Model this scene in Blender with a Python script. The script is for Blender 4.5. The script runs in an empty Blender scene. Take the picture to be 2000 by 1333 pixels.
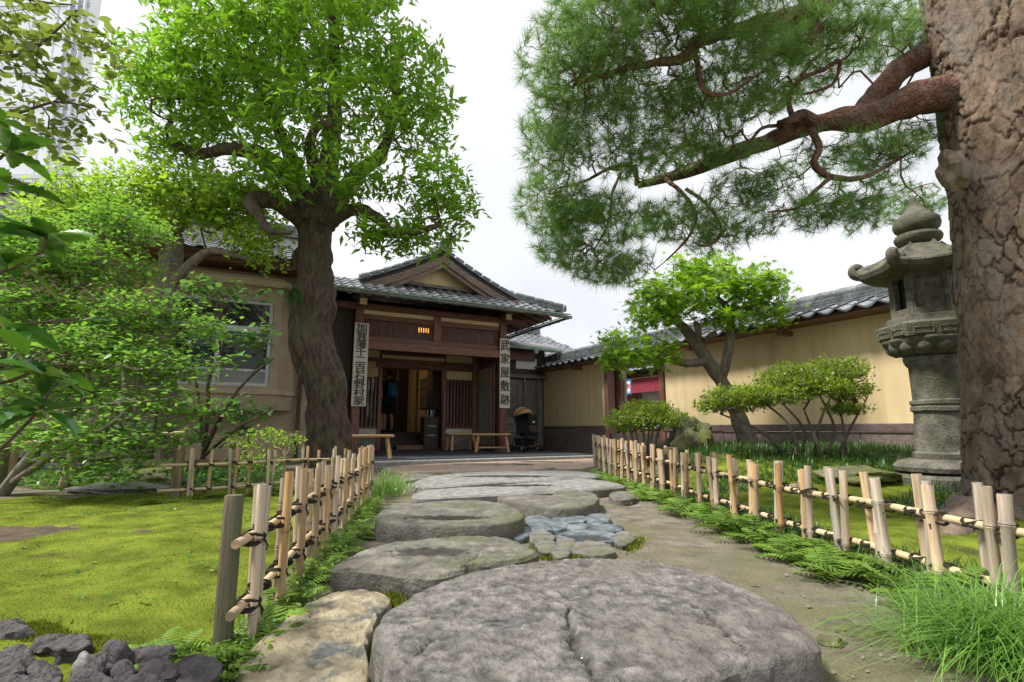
import bpy, math, random
import numpy as np
from mathutils import Vector, Matrix, noise

random.seed(7)
rng = np.random.default_rng(7)
S = bpy.context.scene
C = S.collection
R = math.radians

# ------------------------------------------------------------------ camera, sky, sun, exposure
EYE, PITCH, FPX = 0.6, R(9.28), 1050.0
cam = bpy.data.objects.new('camera', bpy.data.cameras.new('camera'))
C.objects.link(cam)
cam.location = (0, 0, EYE)
cam.rotation_euler = (R(90) + PITCH, 0, 0)
cam.data.sensor_width = 36
cam.data.lens = 36 * FPX / 2000
cam.data.clip_start = 0.05
cam.data.clip_end = 3000
S.camera = cam

SUN_EL, SUN_AZ = 56, 258        # azimuth clockwise from +Y (where the camera looks)
world = bpy.data.worlds.new('World')
S.world = world
world.use_nodes = True
wn, wl = world.node_tree.nodes, world.node_tree.links
bg = wn['Background']
bg.inputs['Strength'].default_value = 0.1
sky = wn.new('ShaderNodeTexSky')
sky.sky_type = 'NISHITA'
sky.sun_disc = False
sky.sun_elevation = R(SUN_EL)
sky.sun_rotation = R(SUN_AZ)
wtc = wn.new('ShaderNodeTexCoord')
wno = wn.new('ShaderNodeTexNoise')
wno.inputs['Scale'].default_value = 2.2
wno.inputs['Detail'].default_value = 5
wcr = wn.new('ShaderNodeValToRGB')
wcr.color_ramp.elements[0].position = 0.32
wcr.color_ramp.elements[0].color = (4.5, 4.6, 4.8, 1)
wcr.color_ramp.elements[1].position = 0.72
wcr.color_ramp.elements[1].color = (6.5, 6.5, 6.6, 1)
wmx = wn.new('ShaderNodeMix')
wmx.data_type = 'RGBA'
wmx.inputs['Factor'].default_value = 0.9
wl.new(wtc.outputs['Generated'], wno.inputs['Vector'])
wl.new(wno.outputs['Fac'], wcr.inputs['Fac'])
wl.new(sky.outputs['Color'], wmx.inputs[6])
wl.new(wcr.outputs['Color'], wmx.inputs[7])
wl.new(wmx.outputs[2], bg.inputs['Color'])

sd = bpy.data.lights.new('sun', 'SUN')
sd.energy = 3.4
sd.angle = R(11)
sd.color = (1.0, 0.95, 0.86)
so = bpy.data.objects.new('sun', sd)
C.objects.link(so)
_a, _e = R(SUN_AZ), R(SUN_EL)
sdir = Vector((math.sin(_a) * math.cos(_e), math.cos(_a) * math.cos(_e), math.sin(_e)))
so.rotation_euler = sdir.to_track_quat('Z', 'Y').to_euler()
so.location = sdir * 50

S.view_settings.view_transform = 'Standard'
S.view_settings.look = 'None'
S.view_settings.exposure = 0.98
S.view_settings.gamma = 1
S.view_settings.use_curve_mapping = False
S.render.engine = 'CYCLES'
S.cycles.max_bounces = 8
S.cycles.transparent_max_bounces = 8

# ------------------------------------------------------------------ helpers
_c, _s = math.cos(PITCH), math.sin(PITCH)


def ray(px, py):
    v = (666.5 - py) / FPX
    return Vector(((px - 1000) / FPX, _c - v * _s, _s + v * _c))


def G(px, py, z=0.0):          # point of the photograph that stands on the level z
    d = ray(px, py)
    return d * ((z - EYE) / d.z) + Vector((0, 0, EYE))


def P(px, py, Y):              # point of the photograph at a distance of Y metres
    d = ray(px, py)
    return d * (Y / d.y) + Vector((0, 0, EYE))


def prop(o, label=None, cat=None, group=None, kind=None):
    if label: o['label'] = label
    if cat: o['category'] = cat
    if group: o['group'] = group
    if kind: o['kind'] = kind
    return o


def thing(name, label, cat, loc=(0, 0, 0), rz=0.0, group=None):
    o = bpy.data.objects.new(name, None)
    o.empty_display_size = 0.2
    C.objects.link(o)
    o.location = loc
    o.rotation_euler = (0, 0, rz)
    return prop(o, label, cat, group)


def put(name, me, parent=None, loc=(0, 0, 0), rot=(0, 0, 0), scale=None, mw=None):
    o = bpy.data.objects.new(name, me)
    C.objects.link(o)
    if parent: o.parent = parent
    if mw is not None:
        o.matrix_local = mw
    else:
        o.location = loc
        o.rotation_euler = rot
        if scale is not None:
            o.scale = scale if hasattr(scale, '__len__') else (scale,) * 3
    return o


def npmesh(name, V, F, mats, mi=None, attrs=None, smooth=False):
    V = np.asarray(V, dtype=np.float32)
    F = np.asarray(F, dtype=np.int32)
    me = bpy.data.meshes.new(name)
    k = F.shape[1]
    me.vertices.add(len(V))
    me.vertices.foreach_set('co', V.ravel())
    me.loops.add(F.size)
    me.loops.foreach_set('vertex_index', F.ravel())
    me.polygons.add(len(F))
    me.polygons.foreach_set('loop_start', np.arange(0, F.size, k, dtype=np.int32))
    me.polygons.foreach_set('loop_total', np.full(len(F), k, dtype=np.int32))
    if smooth: me.polygons.foreach_set('use_smooth', np.ones(len(F), dtype=bool))
    if mi is not None: me.polygons.foreach_set('material_index', np.asarray(mi, dtype=np.int32))
    for a, arr in (attrs or {}).items():
        at = me.attributes.new(a, 'FLOAT', 'POINT')
        at.data.foreach_set('value', np.asarray(arr, dtype=np.float32))
    for m in (mats if isinstance(mats, (list, tuple)) else [mats]): me.materials.append(m)
    me.update(calc_edges=True)
    me.validate()
    return me


def frame(d):
    d = Vector(d).normalized()
    a = d.cross(Vector((0, 0, 1)) if abs(d.z) < 0.95 else Vector((1, 0, 0))).normalized()
    return a, a.cross(d).normalized(), d


class MB:
    def __init__(s):
        s.v, s.f, s.m = [], [], []

    def add(s, vs, fs, mi=0):
        b = len(s.v)
        s.v += [tuple(p) for p in vs]
        s.f += [tuple(i + b for i in f) for f in fs]
        s.m += [mi] * len(fs)
        return s

    def box(s, x0, x1, y0, y1, z0, z1, mi=0):
        return s.add([(x0, y0, z0), (x1, y0, z0), (x1, y1, z0), (x0, y1, z0), (x0, y0, z1), (x1, y0, z1), (x1, y1, z1), (x0, y1, z1)],
                     [(3, 2, 1, 0), (4, 5, 6, 7), (0, 1, 5, 4), (1, 2, 6, 5), (2, 3, 7, 6), (3, 0, 4, 7)], mi)

    def bev(s, x0, x1, y0, y1, z0, z1, b=0.01, mi=0):      # box with chamfered long edges
        xs, ys, zs = (x0, x1), (y0, y1), (z0, z1)
        vs, ids = [], {}
        for i in (0, 1):
            for j in (0, 1):
                for k in (0, 1):
                    sx, sy, sz = (1, -1)[i], (1, -1)[j], (1, -1)[k]
                    for ax, p in enumerate(((xs[i], ys[j] + sy * b, zs[k] + sz * b), (xs[i] + sx * b, ys[j], zs[k] + sz * b), (xs[i] + sx * b, ys[j] + sy * b, zs[k]))):
                        ids[i, j, k, ax] = len(vs)
                        vs.append(p)
        I = lambda i, j, k, a: ids[i, j, k, a]
        fs = []
        for i in (0, 1):
            q = [I(i, 0, 0, 0), I(i, 0, 1, 0), I(i, 1, 1, 0), I(i, 1, 0, 0)]
            fs.append(q if i == 0 else q[::-1])
            q = [I(0, i, 0, 1), I(1, i, 0, 1), I(1, i, 1, 1), I(0, i, 1, 1)]
            fs.append(q if i == 0 else q[::-1])
            q = [I(0, 0, i, 2), I(0, 1, i, 2), I(1, 1, i, 2), I(1, 0, i, 2)]
            fs.append(q if i == 0 else q[::-1])
            for j in (0, 1):
                fl = (i == j)
                q = [I(i, j, 0, 0), I(i, j, 1, 0), I(i, j, 1, 1), I(i, j, 0, 1)]
                fs.append(q[::-1] if fl else q)
                q = [I(i, 0, j, 0), I(i, 1, j, 0), I(i, 1, j, 2), I(i, 0, j, 2)]
                fs.append(q if not fl else q[::-1])
                q = [I(0, i, j, 1), I(1, i, j, 1), I(1, i, j, 2), I(0, i, j, 2)]
                fs.append(q[::-1] if not fl else q)
                for k in (0, 1):
                    t = [I(i, j, k, 0), I(i, j, k, 1), I(i, j, k, 2)]
                    fs.append(t if (i + j + k) % 2 == 0 else t[::-1])
        return s.add(vs, fs, mi)

    def bar(s, p, q, w, h, mi=0, up=None):                  # rectangular bar from p to q
        p, q = Vector(p), Vector(q)
        a, u, d = frame(q - p)
        if up is not None:
            u = Vector(up) - d * d.dot(Vector(up)); u.normalize(); a = d.cross(u)
        vs = []
        for e in (p, q):
            for sa, su in ((-1, -1), (1, -1), (1, 1), (-1, 1)):
                vs.append(e + a * (sa * w / 2) + u * (su * h / 2))
        return s.add(vs, [(0, 1, 2, 3), (7, 6, 5, 4), (0, 4, 5, 1), (1, 5, 6, 2), (2, 6, 7, 3), (3, 7, 4, 0)], mi)

    def tube(s, pts, rad, n=8, mi=0, cap=True, wob=0.0):
        pts = [Vector(p) for p in pts]
        if not hasattr(rad, '__len__'): rad = [rad] * len(pts)
        vs, fs = [], []
        a = None
        for i, p in enumerate(pts):
            d = (pts[min(i + 1, len(pts) - 1)] - pts[max(i - 1, 0)]).normalized()
            if a is None:
                a = frame(d)[0]
            else:
                a = (a - d * a.dot(d)).normalized()
            b = d.cross(a)
            for k in range(n):
                t = 2 * math.pi * k / n
                dr = Vector((math.cos(t), math.sin(t)))
                q = a * dr.x + b * dr.y
                rr = rad[i]
                if wob: rr *= 1 + wob * noise.noise((p + q * rad[i]) * (1.1 / max(rad[0], .02))) + wob * .45 * noise.noise((p + q * rad[i]) * (3.1 / max(rad[0], .02)))
                vs.append(p + q * rr)
        for i in range(len(pts) - 1):
            for k in range(n):
                k2 = (k + 1) % n
                fs.append((i * n + k, i * n + k2, (i + 1) * n + k2, (i + 1) * n + k))
        if cap:
            fs.append(tuple(range(n))[::-1])
            fs.append(tuple((len(pts) - 1) * n + k for k in range(n)))
        return s.add(vs, fs, mi)

    def lathe(s, prof, n=24, c=(0, 0, 0), mi=0, a0=0.0, fn=None):
        vs, fs = [], []
        for r, z in prof:
            for k in range(n):
                t = 2 * math.pi * k / n + a0
                rr = r * (fn(t, z, r) if fn else 1)
                vs.append((c[0] + rr * math.cos(t), c[1] + rr * math.sin(t), c[2] + z))
        for i in range(len(prof) - 1):
            for k in range(n):
                k2 = (k + 1) % n
                fs.append((i * n + k, i * n + k2, (i + 1) * n + k2, (i + 1) * n + k))
        fs.append(tuple(range(n))[::-1])
        fs.append(tuple((len(prof) - 1) * n + k for k in range(n)))
        return s.add(vs, fs, mi)

    def prism(s, poly, z0, z1, mi=0):
        n = len(poly)
        return s.add([(x, y, z0) for x, y in poly] + [(x, y, z1) for x, y in poly],
                     [tuple(range(n))[::-1], tuple(range(n, 2 * n))] + [(i, (i + 1) % n, n + (i + 1) % n, n + i) for i in range(n)], mi)

    def blob(s, c, r, nu=10, nv=7, mi=0, wob=0.0, seed=0.0):
        vs, fs = [(c[0], c[1], c[2] - r[2])], []
        for j in range(1, nv):
            ph = -math.pi / 2 + math.pi * j / nv
            for i in range(nu):
                t = 2 * math.pi * i / nu
                d = Vector((math.cos(t) * math.cos(ph), math.sin(t) * math.cos(ph), math.sin(ph)))
                k = 1 + (wob * noise.noise(d * 1.4 + Vector((seed, seed * .7, 1))) if wob else 0)
                vs.append((c[0] + d.x * r[0] * k, c[1] + d.y * r[1] * k, c[2] + d.z * r[2] * k))
        vs.append((c[0], c[1], c[2] + r[2]))
        for i in range(nu):
            fs.append((0, 1 + (i + 1) % nu, 1 + i))
            fs.append((len(vs) - 1, 1 + (nv - 2) * nu + i, 1 + (nv - 2) * nu + (i + 1) % nu))
            for j in range(nv - 2):
                a, b = 1 + j * nu + i, 1 + j * nu + (i + 1) % nu
                fs.append((a, b, b + nu, a + nu))
        return s.add(vs, fs, mi)

    def mesh(s, name, mats, smooth=False):
        me = bpy.data.meshes.new(name)
        me.from_pydata(s.v, [], s.f)
        for m in (mats if isinstance(mats, (list, tuple)) else [mats]): me.materials.append(m)
        me.polygons.foreach_set('material_index', s.m)
        if smooth:
            me.polygons.foreach_set('use_smooth', [True] * len(s.f))
            try: me.set_sharp_from_angle(angle=R(40))
            except Exception: pass
        me.update()
        return me

    def build(s, name, mats, parent=None, smooth=False, **k):
        return put(name, s.mesh(name, mats, smooth), parent, **k)


def smooth_path(pts, n=6):                                  # open Catmull-Rom
    pts = [Vector(p) for p in pts]
    out = []
    for i in range(len(pts) - 1):
        p0, p1, p2, p3 = pts[max(i - 1, 0)], pts[i], pts[i + 1], pts[min(i + 2, len(pts) - 1)]
        for k in range(n):
            t = k / n
            out.append(0.5 * ((2 * p1) + (p2 - p0) * t + (2 * p0 - 5 * p1 + 4 * p2 - p3) * t * t + (3 * p1 - p0 - 3 * p2 + p3) * t ** 3))
    return out + [pts[-1]]


def lerp_list(vals, n):
    x = np.linspace(0, len(vals) - 1, n)
    return list(np.interp(x, np.arange(len(vals)), vals))


def closed_curve(pts, n):
    pts = [Vector(p) for p in pts]
    m, out = len(pts), []
    for i in range(m):
        p0, p1, p2, p3 = pts[i - 1], pts[i], pts[(i + 1) % m], pts[(i + 2) % m]
        for k in range(16):
            t = k / 16
            out.append(0.5 * ((2 * p1) + (p2 - p0) * t + (2 * p0 - 5 * p1 + 4 * p2 - p3) * t * t + (3 * p1 - p0 - 3 * p2 + p3) * t ** 3))
    L = [0]
    for i in range(len(out)): L.append(L[-1] + (out[(i + 1) % len(out)] - out[i]).length)
    res, j = [], 0
    for k in range(n):
        d = L[-1] * k / n
        while L[j + 1] < d: j += 1
        res.append(out[j].lerp(out[(j + 1) % len(out)], (d - L[j]) / max(L[j + 1] - L[j], 1e-9)))
    return res


# ------------------------------------------------------------------ materials
def M(name, c1, c2=None, c3=None, rough=0.8, scale=6.0, stretch=(1, 1, 1), bump=0.0, bscale=None, detail=7, spec=0.4, metal=0.0,
      attr=None, ca=None, trans=0.0, rand=0.0, patch=2.0, pfac=(0.5, 0.62), wet=False, vor=0.0, emit=None, tcol=None, rcrand=0.0):
    m = bpy.data.materials.new(name)
    m.use_nodes = True
    nt = m.node_tree
    N, L = nt.nodes, nt.links
    b = N['Principled BSDF']
    b.inputs['Roughness'].default_value = rough
    b.inputs['Metallic'].default_value = metal
    b.inputs['Specular IOR Level'].default_value = spec
    tc = N.new('ShaderNodeTexCoord')
    mp = N.new('ShaderNodeMapping')
    mp.inputs['Scale'].default_value = stretch
    L.new(tc.outputs['Object'], mp.inputs['Vector'])
    vec = mp.outputs['Vector']
    if rand:
        oi = N.new('ShaderNodeObjectInfo')
        ml = N.new('ShaderNodeMath'); ml.operation = 'MULTIPLY'; ml.inputs[1].default_value = 37.0
        L.new(oi.outputs['Random'], ml.inputs[0])
        ad = N.new('ShaderNodeVectorMath'); ad.operation = 'ADD'
        L.new(vec, ad.inputs[0]); L.new(ml.outputs[0], ad.inputs[1])
        vec = ad.outputs[0]

    def nz(sc, d=detail):
        n = N.new('ShaderNodeTexNoise')
        n.inputs['Scale'].default_value = sc
        n.inputs['Detail'].default_value = d
        n.inputs['Roughness'].default_value = 0.6
        L.new(vec, n.inputs['Vector'])
        return n.outputs['Fac']

    def ramp(fac, a, b_, p0, p1):
        r = N.new('ShaderNodeValToRGB')
        r.color_ramp.elements[0].position = p0
        r.color_ramp.elements[1].position = p1
        r.color_ramp.elements[0].color = (*a, 1)
        r.color_ramp.elements[1].color = (*b_, 1)
        L.new(fac, r.inputs['Fac'])
        return r.outputs['Color']

    def mix(fac, a, b_):
        x = N.new('ShaderNodeMix'); x.data_type = 'RGBA'
        for sock, val in ((x.inputs[0], fac), (x.inputs[6], a), (x.inputs[7], b_)):
            if isinstance(val, (int, float)): sock.default_value = val
            elif isinstance(val, tuple): sock.default_value = (*val, 1)
            else: L.new(val, sock)
        return x.outputs[2]
    col = ramp(nz(scale), c1, c2 or c1, 0.34, 0.66)
    if c3: col = mix(ramp(nz(patch, 5), (0, 0, 0), (1, 1, 1), *pfac), col, c3)
    if attr:
        an = N.new('ShaderNodeAttribute'); an.attribute_name = attr
        col = mix(an.outputs['Fac'], col, ca)
    if rand:
        hv = N.new('ShaderNodeHueSaturation')
        mr = N.new('ShaderNodeMapRange')
        mr.inputs['To Min'].default_value = 1 - rand
        mr.inputs['To Max'].default_value = 1 + rand
        L.new(oi.outputs['Random'], mr.inputs['Value'])
        L.new(mr.outputs[0], hv.inputs['Value'])
        if rcrand:
            wn_ = N.new('ShaderNodeTexWhiteNoise'); wn_.noise_dimensions = '1D'
            L.new(oi.outputs['Random'], wn_.inputs['W'])
            mr2 = N.new('ShaderNodeMapRange')
            mr2.inputs['To Min'].default_value = 1 - rcrand
            mr2.inputs['To Max'].default_value = 1 + rcrand * .3
            L.new(wn_.outputs['Value'], mr2.inputs['Value'])
            L.new(mr2.outputs[0], hv.inputs['Saturation'])
        L.new(col, hv.inputs['Color'])
        col = hv.outputs['Color']
    if wet:
        aw = N.new('ShaderNodeAttribute'); aw.attribute_name = 'wet'
        wr = ramp(aw.outputs['Fac'], (0, 0, 0), (1, 1, 1), 0.42, 0.6)
        col = mix(wr, col, mix(0.6, col, (0.03, 0.03, 0.033)))
        rr = N.new('ShaderNodeMapRange')
        rr.inputs['To Min'].default_value = rough
        rr.inputs['To Max'].default_value = 0.05
        L.new(wr, rr.inputs['Value'])
        L.new(rr.outputs[0], b.inputs['Roughness'])
    L.new(col, b.inputs['Base Color'])
    if bump or vor:
        bp = N.new('ShaderNodeBump')
        bp.inputs['Strength'].default_value = bump or vor
        bp.inputs['Distance'].default_value = 0.02
        h = nz(bscale or scale * 3, 10)
        if vor:
            vo = N.new('ShaderNodeTexVoronoi'); vo.feature = 'DISTANCE_TO_EDGE'
            vo.inputs['Scale'].default_value = bscale or scale
            L.new(vec, vo.inputs['Vector'])
            mn = N.new('ShaderNodeMath'); mn.operation = 'MINIMUM'; mn.inputs[1].default_value = 0.15
            L.new(vo.outputs['Distance'], mn.inputs[0])
            ad2 = N.new('ShaderNodeMath'); ad2.operation = 'MULTIPLY_ADD'; ad2.inputs[1].default_value = 5.0
            L.new(mn.outputs[0], ad2.inputs[0]); L.new(h, ad2.inputs[2])
            h = ad2.outputs[0]
        if wet:
            mw_ = N.new('ShaderNodeMapRange')
            mw_.inputs['To Min'].default_value = bump
            mw_.inputs['To Max'].default_value = 0.03
            L.new(wr, mw_.inputs['Value'])
            L.new(mw_.outputs[0], bp.inputs['Strength'])
        L.new(h, bp.inputs['Height'])
        L.new(bp.outputs[0], b.inputs['Normal'])
    if emit:
        b.inputs['Emission Color'].default_value = (*emit[0], 1)
        b.inputs['Emission Strength'].default_value = emit[1]
    if trans:
        tr = N.new('ShaderNodeBsdfTranslucent')
        mxs = N.new('ShaderNodeMixShader')
        mxs.inputs[0].default_value = trans
        if tcol: L.new(mix(0.75, col, tcol), tr.inputs['Color'])
        else: L.new(col, tr.inputs['Color'])
        L.new(b.outputs[0], mxs.inputs[1]); L.new(tr.outputs[0], mxs.inputs[2])
        L.new(mxs.outputs[0], N['Material Output'].inputs['Surface'])
    return m


def leafmat(name, dark, light, trans=0.4, tcol=None, rough=0.42, spec=0.4):
    return M(name, dark, tuple(0.75 * a + 0.25 * b for a, b in zip(dark, light)), rough=rough, scale=1.3, attr='rnd', ca=light, trans=trans,
             tcol=tcol, spec=spec)


def glassmat(name, col, rough=0.05):
    return M(name, col, rough=rough, spec=0.8)


# ------------------------------------------------------------------ foliage in numpy
def rots(yaw, pitch, roll):                                 # leaf lies along +Y, its face up +Z
    cy, sy, cp, sp, cr, sr = np.cos(yaw), np.sin(yaw), np.cos(pitch), np.sin(pitch), np.cos(roll), np.sin(roll)
    z, o = np.zeros_like(yaw), np.ones_like(yaw)
    Rz = np.stack([np.stack([cy, -sy, z], -1), np.stack([sy, cy, z], -1), np.stack([z, z, o], -1)], -2)
    Rx = np.stack([np.stack([o, z, z], -1), np.stack([z, cp, -sp], -1), np.stack([z, sp, cp], -1)], -2)
    Ry = np.stack([np.stack([cr, z, sr], -1), np.stack([z, o, z], -1), np.stack([-sr, z, cr], -1)], -2)
    return Rz @ Rx @ Ry


def scatter(tv, tf, pos, rot, sc, rnd):
    tv, tf = np.asarray(tv, float), np.asarray(tf, int)
    n, k = len(pos), len(tv)
    V = np.einsum('nij,kj->nki', rot, tv) * np.asarray(sc)[:, None, None] + np.asarray(pos)[:, None, :]
    F = tf[None] + (np.arange(n) * k)[:, None, None]
    return V.reshape(-1, 3), F.reshape(-1, tf.shape[1]), np.repeat(rnd, k)


LEAF = ([(0, 0, 0), (-.16, .42, .05), (.16, .42, .05), (0, .45, 0), (0, 1, -.1)], [(0, 3, 1), (0, 2, 3), (1, 3, 4), (3, 2, 4)])
OVAL = ([(0, 0, 0), (-.24, .3, .04), (.24, .3, .04), (0, .5, 0), (-.22, .68, .03), (.22, .68, .03), (0, 1, -.06)],
        [(0, 3, 1), (0, 2, 3), (1, 3, 4), (3, 2, 5), (4, 3, 6), (3, 5, 6)])


def _maple():
    vs, fs = [(0, 0, 0)], []
    tips = [(-2.1, .55), (-1.35, .8), (-.65, .95), (0, 1.05), (.65, .95), (1.35, .8), (2.1, .55)]
    ring = []
    for i, (a, r) in enumerate(tips):
        if i: ring.append(((a + tips[i - 1][0]) / 2, .3))
        ring.append((a, r))
    ring = [(-2.75, .18)] + ring + [(2.75, .18)]
    for a, r in ring: vs.append((math.sin(a) * r, math.cos(a) * r, -.12 * r * r))
    for i in range(1, len(vs) - 1): fs.append((0, i + 1, i))
    return vs, fs


MAPLE = _maple()
HEART = ([(0, 0, 0), (-.3, .02, .05), (.3, .02, .05), (-.42, .35, .06), (.42, .35, .06), (0, .4, 0), (-.2, .75, .02), (.2, .75, .02), (0, 1, -.1)],
         [(0, 5, 1), (0, 2, 5), (1, 5, 3), (2, 4, 5), (3, 5, 6), (5, 4, 7), (6, 5, 8), (5, 7, 8)])
NEEDLE = ([(-.012, 0, 0), (.012, 0, 0), (0, 1, -.08)], [(0, 1, 2)])


def blob_points(blobs, n, shell=0.0):                       # points spread through ellipsoids
    vol = np.array([b[3] * b[4] * b[5] for b in blobs]) ** 0.75
    pick = rng.choice(len(blobs), n, p=vol / vol.sum())
    d = rng.normal(size=(n, 3)); d /= np.linalg.norm(d, axis=1)[:, None]
    r = (shell + (1 - shell) * rng.random(n)) ** (1 / 2.2)
    B = np.array(blobs)[pick]
    return B[:, :3] + d * r[:, None] * B[:, 3:6]


def grow(limbs, att, step=0.22, wob=0.25, droop=0.0):
    """branches from the given limb points to every attraction point; returns points, parents"""
    Pn = [np.array(p, float) for l in limbs for p in l]
    par = [-1] * len(Pn)
    arr = np.zeros((len(Pn) + len(att) * 14, 3)); arr[:len(Pn)] = Pn
    cnt = len(Pn)
    d0 = np.array([np.min(((arr[:cnt] - a) ** 2).sum(1)) for a in att])
    for i in np.argsort(d0):
        a = att[i]
        df = arr[:cnt] - a
        ds = np.einsum('ij,ij->i', df, df)
        j = int(np.argmin(ds)); dj = math.sqrt(ds[j])
        n = min(max(1, int(math.ceil(dj / step))), 12)
        p0, prev = arr[j].copy(), j
        off = rng.normal(size=3) * wob * dj * .5
        for k in range(1, n + 1):
            t = k / n
            q = p0 + (a - p0) * t + off * math.sin(math.pi * t) + (rng.normal(size=3) * wob * step * .35 if k < n else 0)
            q[2] += droop * dj * math.sin(math.pi * t)
            arr[cnt] = q
            par.append(prev)
            prev = cnt
            cnt += 1
    return arr[:cnt], np.array(par)


def branch_mesh(Pn, par, r0=0.004, rmax=0.05, power=0.5, n=5, rb=None):
    N = len(Pn)
    cnt = np.zeros(N)
    kids = np.zeros(N, int)
    for i in range(N):
        if par[i] >= 0: kids[par[i]] += 1
    cnt[kids == 0] = 1
    for i in range(N - 1, -1, -1):
        if par[i] >= 0: cnt[par[i]] += max(cnt[i], 1)
    rad = np.minimum(r0 * np.maximum(cnt, 1) ** power, rmax)
    e = np.where(par >= 0)[0]
    a, b = Pn[par[e]], Pn[e]
    d = b - a
    d /= np.maximum(np.linalg.norm(d, axis=1), 1e-6)[:, None]
    up = np.tile([0.31, 0.17, 0.93], (len(e), 1))
    s = np.cross(d, up); s /= np.maximum(np.linalg.norm(s, axis=1), 1e-6)[:, None]
    t = np.cross(s, d)
    ra = np.minimum(rad[par[e]], rad[e] * 1.35)
    V = np.zeros((len(e), 2, n, 3))
    for k in range(n):
        an = 2 * math.pi * k / n
        o = s * math.cos(an) + t * math.sin(an)
        V[:, 0, k] = a + o * ra[:, None]
        V[:, 1, k] = b + o * rad[e][:, None]
    base = np.arange(len(e))[:, None] * (2 * n)
    F = np.concatenate([np.stack([base[:, 0] + k, base[:, 0] + (k + 1) % n, base[:, 0] + n + (k + 1) % n, base[:, 0] + n + k], 1) for k in range(n)])
    return V.reshape(-1, 3), F, rad, kids


def leaves_at(pts, k, tmpl, size, spread=0.06, pitch=(0.1, 0.5), sizevar=0.3, roll=0.5, light=(0.0, 1.0), zbias=None, yaw0=None):
    n = len(pts) * k
    pos = np.repeat(np.asarray(pts), k, 0) + rng.normal(size=(n, 3)) * spread
    yaw = rng.random(n) * 2 * math.pi if yaw0 is None else np.repeat(yaw0, k) + rng.normal(0, .6, n)
    ro = rots(yaw, rng.normal(pitch[0], pitch[1], n), rng.normal(0, roll, n))
    sc = size * (1 + sizevar * rng.normal(size=n)).clip(0.45, 1.7)
    nzv = np.array([noise.noise(Vector(p) * 1.3 + Vector((11, 3, 7))) + .6 * noise.noise(Vector(p) * 3.1) for p in pts])
    clump = np.repeat((.45 + .75 * nzv + .22 * rng.normal(size=len(pts))).clip(0, 1), k)
    rnd = light[0] + (light[1] - light[0]) * (0.65 * clump + 0.35 * rng.random(n))
    if zbias is not None: rnd = rnd * (0.6 + 0.4 * ((pos[:, 2] - zbias[0]) / (zbias[1] - zbias[0])).clip(0, 1))
    return scatter(tmpl[0], tmpl[1], pos, ro, sc, rnd)


def join_np(parts):
    V, F, A, o = [], [], [], 0
    for v, f, a in parts:
        V.append(v); F.append(f + o); A.append(a); o += len(v)
    return np.concatenate(V), np.concatenate(F), np.concatenate(A)


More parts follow.
